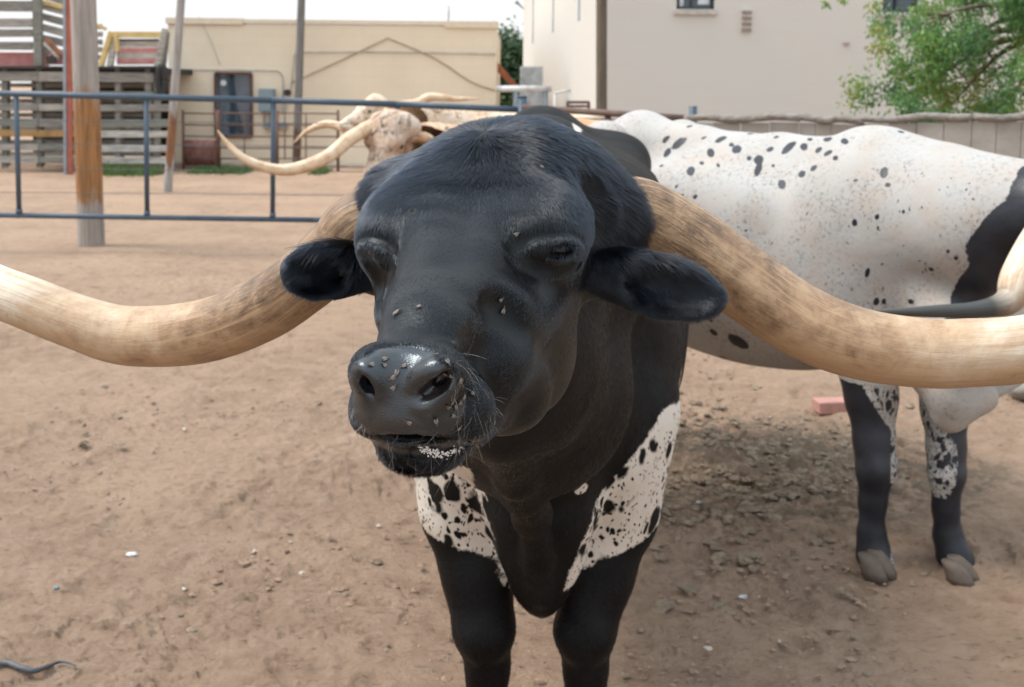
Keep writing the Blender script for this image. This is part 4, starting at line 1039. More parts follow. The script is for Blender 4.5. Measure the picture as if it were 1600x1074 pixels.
    b = gnd(262, 300); pole(b, at(283, 0, b[1]), .066, .05, m_pole('leaning_pole_wood', .45, 1.15, (.38, .35, .33), (.30, .14, .07)), 'thin leaning wooden pole near the left corner of the tan building', 3.5)
    b = gnd(463, 262); pole(b, at(471, 0, b[1]-.0), .082, .070, m_pole('dark_pole_wood', .05, .75, (.22, .21, .20), (.16, .09, .065)), 'dark wooden pole in front of the tan building', 3.5)
    b = at(940, 300, 16.3); b[2] = 0; pole(b, at(940, 0, 16.3), .080, .075, m_pole('brown_pole_wood', -.5, -.2, (.16, .125, .09), (.1, .1, .1)), 'dark brown pole against the corner of the pale two-storey building', 4)
    # red and grey metal post
    red = m_plain('faded_red_paint', (.42, .12, .075), .6, (.30, .09, .06), 5); galv = m_plain('galvanised', (.30, .33, .37), .45, (.22, .24, .27), 5)
    rp = gnd(107, 273); root = empty('channel_post', rp, 'tall thin red and grey metal post left of the thick pole', 'post')
    Yp = rp[1]
    bar('red_strip', (rp[0]+.03, Yp, 0), at(107, -60, Yp), .09, .05, red, root, up=(0, 1, 0)); bar('grey_strip', (rp[0]-.045, Yp-.03, 0), at(100.5, -60, Yp-.03), .05, .04, galv, root, up=(0, 1, 0))
    build_chute(); build_tan(); build_big(); build_wall(); build_small(); build_trees()

def build_chute():
    greys = [m_plain('weathered_plank_'+n, c, .85, tuple(x*.55 for x in c), 4, .4, 30, (1, 1, 6)) for n, c in (('grey', (.28, .265, .24)), ('pale', (.42, .39, .35)), ('green', (.23, .235, .205)), ('bleached', (.55, .52, .48)))]
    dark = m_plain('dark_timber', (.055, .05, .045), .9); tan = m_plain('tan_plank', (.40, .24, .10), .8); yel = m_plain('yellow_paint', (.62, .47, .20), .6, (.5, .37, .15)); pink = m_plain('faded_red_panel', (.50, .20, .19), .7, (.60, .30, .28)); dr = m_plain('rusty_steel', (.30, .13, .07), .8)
    Y = 20.6; s = Y/FPX
    root = empty('stock_chute', (at(120, 270, Y)[0], Y, 0), 'tiered wooden loading chute of grey planks and pink panels left of the tan building', 'cattle chute')
    def hb(name, x0, x1, y, th, m, Yo=0., dep=.05, y2=None): bar(name, at(x0, y, Y+Yo), at(x1, y if y2 is None else y2, Y+Yo), dep, th*s, m, root, jitter=.004)
    def vb(name, x0, y0, x1, y1, th, m, Yo=0., dep=.09): bar(name, at(x0, y0, Y+Yo), at(x1, y1, Y+Yo), th*s, dep, m, root, up=(0, 1, 0), jitter=.004)
    rows = [(120, 15, 0), (147, 9, 2), (168, 11, 0), (192, 12, 2), (209, 10, 3), (231, 10, 1), (250, 10, 1)]
    for k, (y, th, mi) in enumerate(rows):
        hb('plank', -60, 60, y-.5, th, greys[mi] if k != 4 else tan, 0, .05); hb('plank', 61, 156, y, th, greys[(mi+1) % 3] if k != 4 else tan, .0, .05)
        hb('plank', 157, 240 if k < 2 else 264, y+1, th, greys[mi] if k not in (4, 5, 6) else greys[3], 0, .05)
    for x in (-30, 8, 62, 185, 232, 246): vb('post', x, 106, x, 262, 9, greys[2 if x < 100 else 0], .09)
    for x in (8, 62, 120, 185, 232):                       # inner wall a metre and a half behind
        vb('post', x+4, 110, x+4, 258, 8, greys[2], 1.6)
    for y in (133, 158, 180, 201, 222, 241): hb('plank', -60, 250, y, 7, greys[1 if y % 2 else 0], 1.6)
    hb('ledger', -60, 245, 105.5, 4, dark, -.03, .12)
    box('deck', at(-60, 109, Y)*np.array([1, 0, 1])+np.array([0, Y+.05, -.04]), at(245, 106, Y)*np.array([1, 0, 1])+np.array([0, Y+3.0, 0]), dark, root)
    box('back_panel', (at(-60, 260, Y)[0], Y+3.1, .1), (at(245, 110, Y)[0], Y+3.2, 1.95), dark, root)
    # upper tier, left
    for y, th in ((-12, 16), (10, 17), (36, 14), (52, 12), (72, 12)): hb('plank', -60, 51, y, th, greys[0 if y != 36 else 1], .12)
    hb('panel', -60, 76, 93, 22, pink, .3, .04)
    vb('post', 57, -40, 61, 103, 14, greys[2], .0)
    for k in range(6): hb('plank', 66, 101, -8+17*k, 12, greys[k % 2], .25, .05, y2=2+16.5*k)
    hb('rail', 65, 101, 3, 7, yel, .18, .05, y2=12)
    hb('panel', 70, 101, 94, 15, pink, .35, .04); bar('brace', at(72, 62, Y), at(96, 88, Y), .1, .10, dr, root); bar('brace', at(70, 68, Y-.05), at(92, 92, Y-.05), .06, .04, greys[3], root)
    hb('brace', 73, 88, 94, 10, dark, -.1)
    for k in range(5): hb('plank', 152, 160, 42+12*k, 8, greys[k % 2], .3)
    hb('rail', 149, 166, 38, 5, yel, .1, .05, y2=46)
    # upper tier, right: ramp head
    vb('ramp_post', 158, 103, 174, 50, 8, yel, .0); vb('ramp_post', 172, 103, 180, 55, 9, greys[3], .05)
    vb('post', 181, 54, 184, 80, 6, yel, -.05)
    hb('rail', 177, 252, 55, 9, yel, .0, .08)
    for k, (y, mm) in enumerate(((63, dark), (69, greys[3]), (79, pink), (87, greys[3]), (96, pink))): hb('plank', 183, 248, y, 4 if k == 0 else 9, mm, .15)
    vb('post', 246, 106, 258, 45, 9, greys[1], -.02); vb('post', 256, 106, 261, 50, 6, greys[2], .25)
    # black tyre hung at the corner
    t = NT('tyre_rubber'); t.set(Base_Color=(.02, .02, .02, 1), Roughness=.7)
    c = at(253, 126, Y-.15); tr = tag(link('tyre', tube_mesh('tyre', [c+np.array([.06*math.cos(a), 0, .25*math.sin(a)]) for a in np.linspace(0, 2*PI, 13)], [.065]*13, 10, 3), t.m), 'black tyre hanging at the corner of the wooden chute', 'tyre')
    # low green weeds under the chute
def build_tan():
    Y = 22.9; A = at(262, 27, Y); B = at(776, 34, Y); zt = .5*(A[2]+B[2]); x0, x1 = A[0], B[0]
    wallm = NT('cream_painted_block'); co = wallm.coord('Object')
    br = wallm.n('ShaderNodeTexBrick'); br.inputs['Scale'].default_value = 1; br.inputs['Mortar Size'].default_value = .006; br.inputs['Brick Width'].default_value = .4; br.inputs['Row Height'].default_value = .2
    mp = wallm.n('ShaderNodeMapping'); mp.inputs['Rotation'].default_value = (math.radians(90), 0, 0); wallm.l(co, mp.inputs[0]); wallm.l(mp.outputs[0], br.inputs['Vector'])
    c = wallm.mix(wallm.ramp(wallm.noise(co, 1.2, 4), [(.35, 0), (.7, 1)]), (.78, .67, .52), (.73, .62, .47))
    wallm.set(Base_Color=wallm.mix(wallm.math('MULTIPLY', br.outputs['Fac'], .12), c, (.4, .3, .2)), Roughness=.8, Normal=wallm.bump(br.outputs['Fac'], -.2, .004))
    root = empty('tan_building', ((x0+x1)/2, Y+3, 0), 'low cream building with a blue-grey window and flat parapet', 'building')
    # front wall built round the window opening
    wa, wb = at(338, 116, Y), at(393, 212, Y); wx0, wx1, wz0, wz1 = wa[0], wb[0], wb[2], wa[2]
    box('wall', (x0, Y, -.1), (wx0, Y+7, zt-.12), wallm.m, root); box('wall', (wx1, Y, -.1), (x1, Y+7, zt-.12), wallm.m, root)
    box('wall', (wx0, Y, -.1), (wx1, Y+7, wz0), wallm.m, root); box('wall', (wx0, Y, wz1), (wx1, Y+7, zt-.12), wallm.m, root)
    cap = m_plain('cream_parapet', (.68, .57, .43), .8, (.74, .64, .50)); 
    xm = at(380, 30, Y)[0]; xn = at(695, 30, Y)[0]
    box('parapet', (x0-.03, Y-.06, zt-.12), (xm, Y+.3, zt), cap, root); box('parapet', (xm+.002, Y-.03, zt-.10), (xn, Y+.3, zt-.015), cap, root); box('parapet', (xn+.002, Y-.06, zt-.14), (x1+.04, Y+.3, zt-.01), cap, root)
    fr = m_plain('red_brown_frame', (.13, .06, .045), .6); gl = NT('window_glass'); gl.set(Base_Color=(.10, .14, .19, 1), Roughness=.12, Specular_IOR_Level=.8)
    wn = bar('window', (wx0-.02, Y-.02, wz1+.02), (wx1+.02, Y-.02, wz1+.02), .08, .05, fr, root)
    for p, q, w_, h_ in (((wx0-.02, Y-.02, wz0-.02), (wx1+.02, Y-.02, wz0-.02), .08, .05),):
        bar('sill', p, q, w_, h_, fr, wn)
    bar('jamb', (wx0-.015, Y-.02, wz0), (wx0-.015, Y-.02, wz1), .045, .08, fr, wn, up=(0, 1, 0)); bar('jamb', (wx1+.015, Y-.02, wz0), (wx1+.015, Y-.02, wz1), .045, .08, fr, wn, up=(0, 1, 0))
    box('pane', (wx0, Y+.06, wz0), (wx1, Y+.07, wz1), gl.m, wn)
    bl = m_plain('blind_slats', (.42, .48, .54), .5); vs, fs = [], []
    for k in range(26):
        z = wz0+(wz1-wz0)*(k+.5)/26
        for (xa, xb) in ((wx0+.06, wx0+.17), (wx0+.36, wx1-.05)):
            b0 = len(vs); vs += [(xa, Y+.045, z-.009), (xb, Y+.045, z-.009), (xb, Y+.03, z+.009), (xa, Y+.03, z+.009)]; fs.append((b0, b0+1, b0+2, b0+3))
    me = bpy.data.meshes.new('blind'); me.from_pydata(vs, [], fs); me.update(); tag(link('blind', me, bl, wn), kind='stuff')
    vs, fs = [], []
    dk = m_plain('dark_blue_curtain', (.035, .06, .09), .7); cx = (wx0+wx1)/2
    pts = [(-.10, 1.0), (-.02, 1.0), (.03, .72), (.05, .5), (.16, .2), (.2, .02), (-.12, .02), (-.14, .25), (-.10, .5), (-.12, .75)]
    vs = [(cx+px_*.9, Y+.055-.02*(i % 2), wz0+(wz1-wz0)*z) for i, (px_, z) in enumerate(pts)]
    me = bpy.data.meshes.new('curtain'); me.from_pydata(vs+[(v[0], v[1]+.03, v[2]) for v in vs], [], [tuple(range(10)), tuple(range(19, 9, -1))]); link('curtain', me, dk, wn)
    wht = m_plain('white_plastic', (.75, .75, .74), .5)
    pz = at(349, 130, Y-.03); pipe('sticker', pz, pz+np.array([0, .012, 0]), .06, wht, wn, 16)
    # meter box, conduits, meter
    gb = m_plain('grey_blue_box', (.20, .27, .30), .5, (.24, .31, .34)); gy = m_plain('grey_conduit', (.42, .42, .41), .5)
    a, b = at(404, 139, Y-.18), at(428, 175, Y-.18); mb = box('meter_box', (a[0], Y-.20, b[2]), (b[0], Y, a[2]), gb, root); box('door', (a[0]+.02, Y-.21, b[2]+.02), (b[0]-.02, Y-.202, a[2]-.02), gb, mb)
    a, b = at(411, 192, Y-.12), at(448, 201, Y-.12); box('junction_box', (a[0], Y-.14, b[2]), (b[0], Y, a[2]), gb, root)
    a, b = at(440, 153, Y-.1), at(445, 175, Y-.1); box('small_box', (a[0], Y-.1, b[2]), (b[0], Y, a[2]), gy, root)
    mt = at(448, 145, Y-.15); bk = m_plain('black_plastic', (.03, .03, .03), .4); pipe('meter', mt, mt+np.array([0, .16, 0]), .065, bk, root, 16)
    def cond(pts, r=.012, m=None): link('conduit', tube_mesh('conduit', [at(x, y, Y-.03) for x, y in pts], [r]*len(pts), 8, 3), m or gy, root)
    cond([(262, 107), (300, 109), (350, 110), (425, 111), (438, 115), (442, 125), (442, 153)]); cond([(413, 175), (413, 192)], .02); cond([(422, 175), (423, 192)], .02); cond([(455, 140), (459, 100), (462, 84), (480, 82), (620, 82), (774, 85)], .012)
    dc = m_plain('old_roof_line', (.38, .27, .19), .8)
    cond([(455, 130), (530, 96), (606, 60)], .012, dc); cond([(606, 60), (680, 92), (735, 128), (774, 142)], .012, dc); cond([(310, 24), (330, 66), (344, 102)], .006, gy)
    v = at(701, 8, Y+.5); pipe('vent_pipe', (v[0], Y+.5, zt-.2), at(701, 9, Y+.5), .02, gy, root)
    # concrete footing strip
    box('footing', (x0, Y-.5, -.05), (x1, Y-.002, .05), m_plain('concrete', (.45, .38, .32), .9), root)
def build_big():
    # corner near x=938; right face square to the view, left face running away
    Cn = at(945, 200, 17.6); Lf = at(816, 200, 33.0); ztop = 8.5
    wm = NT('pale_stucco'); co = wm.coord('Object')
    n = wm.ramp(wm.noise(co, .5, 4, .6), [(.35, 0), (.65, 1)])
    c = wm.mix(n, (.61, .57, .52), (.59, .56, .515)); c = wm.mix(wm.ramp(wm.noise(co, 3, 5, .7), [(.55, 0), (.8, .3)]), c, (.63, .57, .53))
    wm.set(Base_Color=c, Roughness=.85, Normal=wm.bump(wm.noise(wm.coord('Object', (1, 1, 8)), 1.2, 3, .6), .12, .03))
    root = empty('pale_building', (Cn[0]+6, Cn[1]+5, 0), 'tall pale pinkish two-storey building filling the background right of the black bull', 'building')
    x1 = Cn[0]+14
    def quad(name, p, q, z0, z1, th=.25):
        p = np.array(p); q = np.array(q); t = (q-p)/np.linalg.norm(q-p); nrm = np.array([t[1], -t[0]])  # outward
        vs = [(*(p), z0), (*(q), z0), (*(q), z1), (*(p), z1)]; vs += [(v[0]-nrm[0]*th, v[1]-nrm[1]*th, v[2]) for v in vs]
        me = bpy.data.meshes.new(name); me.from_pydata([tuple(map(float, v)) for v in vs], [], [(0, 1, 2, 3), (7, 6, 5, 4), (0, 4, 5, 1), (1, 5, 6, 2), (2, 6, 7, 3), (3, 7, 4, 0)]); me.update(); return link(name, me, wm.m, root)
    Yc = Cn[1]
    # right face with two openings
    ops = []
    for (xa, xb, ya, yb) in ((1058, 1116, -40, 15), (1381, 1434, -36, 20)):
        a, b = at(xa, ya, Yc), at(xb, yb, Yc); ops.append((a[0], b[0], b[2], a[2]))
    xs = [Cn[0]]; 
    for o in ops: quad('wall', (xs[-1], Yc), (o[0], Yc), -.1, ztop); quad('wall', (o[0], Yc), (o[1], Yc), -.1, o[2]); quad('wall', (o[0], Yc), (o[1], Yc), o[3], ztop); xs.append(o[1])
    quad('wall', (xs[-1], Yc), (x1, Yc), -.1, ztop)
    fr = m_plain('dark_window_frame', (.05, .07, .075), .5); gl = NT('dark_glass'); gl.set(Base_Color=(.05, .07, .09, 1), Roughness=.08, Specular_IOR_Level=.8); sl = m_plain('window_ledge', (.60, .56, .51), .8); wp = m_plain('white_blind', (.7, .72, .75), .6)
    for k, o in enumerate(ops):
        w_ = box('window', (o[0], Yc+.10, o[2]), (o[1], Yc+.115, o[3]), gl.m, root)
        bar('frame', (o[0], Yc+.06, o[2]+.02), (o[1], Yc+.06, o[2]+.02), .06, .04, fr, w_); bar('frame', (o[0]+.02, Yc+.06, o[2]), (o[0]+.02, Yc+.06, o[3]), .04, .06, fr, w_, up=(0, 1, 0)); bar('frame', (o[1]-.02, Yc+.06, o[2]), (o[1]-.02, Yc+.06, o[3]), .04, .06, fr, w_, up=(0, 1, 0))
        bar('frame', ((o[0]+o[1])/2-.05, Yc+.06, o[2]), ((o[0]+o[1])/2-.05, Yc+.06, o[3]), .03, .05, fr, w_, up=(0, 1, 0))
        if k == 0: box('blind', (o[0]+.34, Yc+.085, o[2]+.08), (o[1]-.06, Yc+.095, o[3]-.1), wp, w_); box('blind', (o[0]+.06, Yc+.085, o[2]+.05), (o[0]+.12, Yc+.095, o[3]-.1), wp, w_)
        box('sill', (o[0]-.04, Yc-.06, o[2]-.08), (o[1]+.04, Yc+.05, o[2]-.002), sl, w_)
    # left face
    P0, P1 = np.array([Lf[0], Lf[1]]), np.array([Cn[0], Yc])
    quad('wall', tuple(P0), tuple(P1-(P1-P0)*1e-4), -.1, ztop)
    t = (P1-P0)/np.linalg.norm(P1-P0); nrm = np.array([t[1], -t[0]])
    for px, yb in ((830, 68), (861, 51), (901, 32)):
        # where the ray through px meets the face
        k = (px-800)/FPX; s = (k*P0[1]-P0[0])/((P1-P0)[0]-k*(P1-P0)[1]); c = P0+(P1-P0)*s; z = at(px, yb, c[1])[2]
        hw = .11
        p = c-t*hw+nrm*.012; q = c+t*hw+nrm*.012
        vs = [(*p, z), (*q, z), (*q, z+2.2), (*p, z+2.2)]; me = bpy.data.meshes.new('slot'); vs += [(v[0]-nrm[0]*.1, v[1]-nrm[1]*.1, v[2]) for v in vs]
        me.from_pydata([tuple(map(float, v)) for v in vs], [], [(0, 1, 2, 3), (7, 6, 5, 4), (0, 4, 5, 1), (1, 5, 6, 2), (2, 6, 7, 3), (3, 7, 4, 0)]); me.update(); win = link('slit_window', me, gl.m, root)
    # brown wall vent
    a, b = at(1158, 14, Yc), at(1174, 50, Yc); vm = m_plain('vent_brown', (.36, .28, .24), .7); vb_ = box('wall_vent', (a[0], Yc-.03, b[2]), (b[0], Yc+.01, a[2]), wm.m, root)
    for k in range(4): z = b[2]+(a[2]-b[2])*(k+.35)/4; box('louvre', (a[0]+.01, Yc-.05, z-.025), (b[0]-.01, Yc-.031, z+.025), vm, vb_)
    pr = m_plain('stain_pink', (.5, .38, .36), .8); c = at(1322, 68, Yc-.02); box('bracket', c-np.array([.04, .02, .02]), c+np.array([.05, .02, .02]), pr, root)
def build_wall():
    wm = m_plain('grey_weathered_wall', (.36, .325, .29), .9, (.26, .23, .20), 3, .5, 25)
    cp = m_plain('split_grey_timber', (.30, .265, .235), .9, (.13, .115, .10), 7, .6, 40, (1, 6, 6))
    root = empty('low_wall', at(1340, 400, 8.6)*np.array([1, 1, 0]), 'weathered grey board wall with log capping behind the spotted steer', 'wall')
    xs = [(1070, 186, 9.4), (1250, 182, 9.0), (1350, 187, 8.8), (1520, 180, 8.4), (1760, 180, 8.0)]
    for k, ((xa, ya, Ya), (xb, yb, Yb)) in enumerate(zip(xs, xs[1:])):
        p, q = at(xa, ya+(3 if k % 2 else 0), Ya), at(xb, yb+2, Yb)
        pts = [p+(q-p)*i/5+np.array([0, 0, .012*math.sin(i*2+k)]) for i in range(6)]
        link('log', tube_mesh('log', pts, [.038, .034, .04, .036, .041, .035], 12, 3, ell=.8, wob=.06, wseed=k), cp, root)
        n = 4 if k < 3 else 6
        for i in range(n):
            a = p+(q-p)*i/n; b = p+(q-p)*(i+.975)/n; top = min(a[2], b[2])-.035
            vs = [(a[0], a[1], -.05), (b[0], b[1], -.05), (b[0], b[1], top), (a[0], a[1], top)]; vs += [(v[0]+.01, v[1]+.05, v[2]) for v in vs]
            me = bpy.data.meshes.new('board'); me.from_pydata([tuple(map(float, v)) for v in vs], [], [(0, 1, 2, 3), (7, 6, 5, 4), (0, 4, 5, 1), (1, 5, 6, 2), (2, 6, 7, 3), (3, 7, 4, 0)]); me.update(); link('board', me, wm, root)
def build_small():
    rustm = m_plain('corral_rust', (.13, .07, .055), .75, (.20, .11, .08), 6); 
    def corral(x0, x1, label, mids, Y):
        root = empty('corral_panel', (at((x0+x1)/2, 270, Y)[0], Y, 0), label, 'panel fence')
        for y in (177, 195, 213, 231, 248): pipe('rail', at(x0, y, Y), at(x1, y+1, Y), .014, rustm, root, 8)
        for x in (x0, x1): p = at(x, 200, Y); pipe('end_post', (p[0], Y, 0), at(x, 172, Y), .028, rustm, root, 8)
        for x in mids: pipe('brace', at(x, 177, Y+.03), at(x, 250, Y+.03), .012, rustm, root, 8)
    corral(286, 339, 'short rusty corral panel left of the window', (), 21.6)
    corral(342, 430, 'rusty corral panel in front of the blue-grey window', (382,), 21.7)
    corral(433, 528, 'rusty corral panel at the foot of the dark pole', (445, 478), 21.5)
    dm = m_plain('rusty_drum', (.26, .11, .09), .8, (.36, .2, .17), 5)
    c = at(290, 235, 21.9); d = at(338, 235, 21.9); dr = empty('drum', (c[0], 21.9, .0), 'rusty red drum lying in front of the cream building', 'drum')
    zc = .30; pipe('shell', (c[0], 21.95, zc), (d[0], 21.95, zc), .24, dm, dr, 20)
    for f_ in (.02, .33, .66, .98): x = c[0]+(d[0]-c[0])*f_; pipe('hoop', (x-.012, 21.95, zc), (x+.012, 21.95, zc), .252, dm, dr, 20)
    wp = m_plain('white_pipe_paint', (.62, .63, .63), .5)
    # far yard between the two buildings
    a = at(776, 139, 20); b = at(862, 139, 20); rail = empty('white_rail', (a[0], 20, 0), 'thick white horizontal rail between the two buildings', 'rail')
    pipe('rail', a, b, .055, wp, rail); 
    for x in (806, 852): p = at(x, 150, 20); pipe('leg', (p[0], 20, 0), at(x, 139, 20), .05, m_plain('grey_leg', (.2, .23, .25), .5), rail, 10)
    om = m_plain('orange_steel', (.45, .14, .06), .6, (.3, .1, .06)); bm = at(776, 100, 25); bar('steel_beam', at(770, 96, 25), at(806, 138, 25), .2, .14, om); o = bpy.data.objects['steel_beam']; tag(o, 'orange-red slanting steel beam beyond the cream building corner', 'beam')
    pp = at(842, 160, 25.0); 
    pm = m_plain('ribbed_white_metal', (.50, .53, .54), .5); tk = empty('metal_cabinet', (at(832, 150, 22)[0], 22, 0), 'pale ribbed metal cabinet at the far corner of the pale building', 'cabinet')
    a, b = at(813, 104, 22), at(848, 160, 22); box('body', (a[0], 22, .0), (b[0], 22.7, a[2]), pm, tk)
    for k in range(7): x = a[0]+(b[0]-a[0])*(k+.5)/7; box('rib', (x-.015, 21.975, .5), (x+.015, 21.998, a[2]-.02), pm, tk)
    hr = empty('handrail', (at(878, 150, 18.6)[0], 18.6, 0), 'thin white handrail beside the pale building', 'handrail')
    pipe('rail', at(866, 146, 18.6), at(892, 141, 18.6), .022, wp, hr, 8)
    for x, y in ((867, 146), (891, 141)): p = at(x, 160, 18.6); pipe('post', (p[0], 18.6, 0), at(x, y, 18.6), .02, wp, hr, 8)
    br = m_plain('brown_bench_paint', (.13, .07, .055), .7); bn = empty('bench', (at(903, 165, 14)[0], 14, 0), 'brown metal bench frame beside the dark brown pole', 'bench')
    bar('top_rail', at(886, 160, 14), at(921, 160, 14), .05, .035, br, bn); bar('top_rail', at(886, 166, 13.7), at(921, 166, 13.7), .05, .03, br, bn)
    for x, yy in ((887, 14.0), (920, 14.0), (887, 13.7), (920, 13.7)): p = at(x, 160, yy); bar('leg', (p[0], yy, 0), (p[0], yy, p[2]), .035, .035, br, bn, up=(0, 1, 0))
    # lamp hook at the eave
    lk = at(818, 8, 32.8); tag(link('wall_lamp', tube_mesh('lamp', [at(806, 3, 32.9), at(812, 8, 32.9), at(818, 14, 33.0)], [.06, .03, .02], 8, 3), m_plain('lamp_grey', (.25, .3, .33), .5)), 'small grey lamp arm high on the far corner of the pale building', 'lamp')
    # things lying on the ground
    g = gnd2(1303, 640); pk = m_plain('pink_brick', (.46, .24, .20), .85, (.36, .19, .155), 30, .4)
    bx = box('brick', (-.10, -.05, 0), (.10, .05, .065), pk); bx.location = (g[0], g[1], g[2]-.012); bx.rotation_euler = (0, 0, .15); tag(bx, 'pale pink brick lying on the dirt behind the black foreleg', 'brick')
    bv = bx.modifiers.new('b', 'BEVEL'); bv.width = .008; bv.segments = 2
    g = gnd(1620, 625); v, f_ = lump(3); st = m_plain('grey_stone', (.30, .28, .25), .9, (.20, .185, .165), 9, .6)
    o = link('stone', np_mesh('stone', v*np.array([.20, .2, .11])+np.array([g[0], g[1], .06]), f_), st); tag(o, 'grey stone at the right edge beyond the steer', 'stone')
    ss = o.modifiers.new('s', 'SUBSURF'); ss.levels = ss.render_levels = 2
    cm = m_plain('grey_cord', (.07, .075, .08), .5, (.16, .16, .16), 3, .4, 60)
    pts = [gnd2(x, y)+np.array([0, 0, .010]) for x, y in ((-90, 1040), (-30, 1046), (8, 1041), (30, 1048), (52, 1054), (72, 1048), (92, 1040), (106, 1041), (118, 1046))]
    tag(link('cord', tube_mesh('cord', pts, [.008, .008, .008, .008, .008, .006, .004, .003, .002], 8, 4), cm), 'dark grey cord lying on the dirt at the lower left corner', 'cord')
    wc = m_plain('paper_white', (.7, .7, .72), .6); bc = m_plain('blue_scrap', (.20, .33, .40), .6)
    for x, y, mm, lab, s in ((206, 868, wc, 'white paper scrap on the dirt near the middle left', .018), (88, 919, bc, 'tiny blue plastic scrap on the dirt above the grey cord', .012), (1092, 786, wc, 'white scrap in the trampled manure beside the bull', .014), (1161, 934, wc, 'pale stone chip on the dirt right of the bull legs', .016)):
        g = gnd2(x, y); v, f_ = lump(x); v = v*np.array([s, s*.7, s*.35])+np.array([g[0], g[1], g[2]+s*.2]); tag(link('scrap', np_mesh('scrap', v, f_, False), mm), lab, 'scrap')
    # grass tufts
    gm = NT('grass_green'); gm.set(Base_Color=gm.mix(gm.noise(gm.coord(), 8), (.05, .12, .03), (.12, .19, .05)), Roughness=.8)
    def tufts(px0, px1, Y, n, label, h=.12):
        xs = [at(px0, 260, Y)[0], at(px1, 260, Y)[0]]; vs, fs = [], []
        for i in range(n):
            x = rng.uniform(*xs); y = Y+rng.normal(0, .25); hh = h*rng.uniform(.4, 1.2); a = rng.uniform(0, PI); w_ = .012; dx, dy = w_*math.cos(a), w_*math.sin(a); lx, ly = rng.normal(0, .04, 2)
            b = len(vs); vs += [(x-dx, y-dy, 0), (x+dx, y+dy, 0), (x+lx, y+ly, hh)]; fs.append((b, b+1, b+2))
        me = bpy.data.meshes.new('grass'); me.from_pydata(vs, [], fs); me.update(); tag(link('grass', me, gm.m), label, kind='stuff')
    tufts(303, 390, 21.0, 1800, 'green grass strip below the rusty corral panel', .10); tufts(488, 512, 21.0, 300, 'green grass tuft beyond the cream longhorn', .12); tufts(150, 250, 20.2, 500, 'green weeds at the foot of the wooden chute', .22)
def leaf_crown(name, centres, n, mat, parent, size=(.03, .09), droop=.6, spread=1.0):
    "elongated leaflets hung in sprays about each centre"
    centres = np.array(centres, float); k = rng.choice(len(centres), n, p=centres[:, 3]**2/np.sum(centres[:, 3]**2))
    c = centres[k, :3]+rng.normal(0, 1, (n, 3))*centres[k, 3:4]*.45*spread
    d = rng.normal(0, 1, (n, 3)); d[:, 2] = d[:, 2]*.5-droop; d /= np.linalg.norm(d, axis=1, keepdims=True)
    s = np.cross(d, rng.normal(0, 1, (n, 3))); s /= np.linalg.norm(s, axis=1, keepdims=True)
    L_ = rng.uniform(*size, (n, 1)); w_ = L_*.22
    V = np.stack([c, c+d*L_*.5+s*w_, c+d*L_, c+d*L_*.5-s*w_], 1).reshape(-1, 3)
    Q = np.arange(4*n).reshape(-1, 4); me = np_mesh(name, V, Q, False)
    fattr(me, 'tone', np.repeat(np.clip(vnoise(c, 1.9, 3)*.6+.5+rng.normal(0, .12, n), 0, 1), 4))
    return tag(link(name, me, mat, parent), kind='stuff')
def m_leaf(name, cols):
    m = NT(name); c = m.ramp(m.attr('tone'), cols); m.set(Base_Color=c, Roughness=.55)
    m.b.inputs['Subsurface Weight'].default_value = 0
    tr = m.n('ShaderNodeBsdfTranslucent'); m.l(c, tr.inputs[0]); mx = m.n('ShaderNodeMixShader'); mx.inputs[0].default_value = .35; m.l(m.b.outputs[0], mx.inputs[1]); m.l(tr.outputs[0], mx.inputs[2]); m.l(mx.outputs[0], m.o.inputs[0]); return m.m
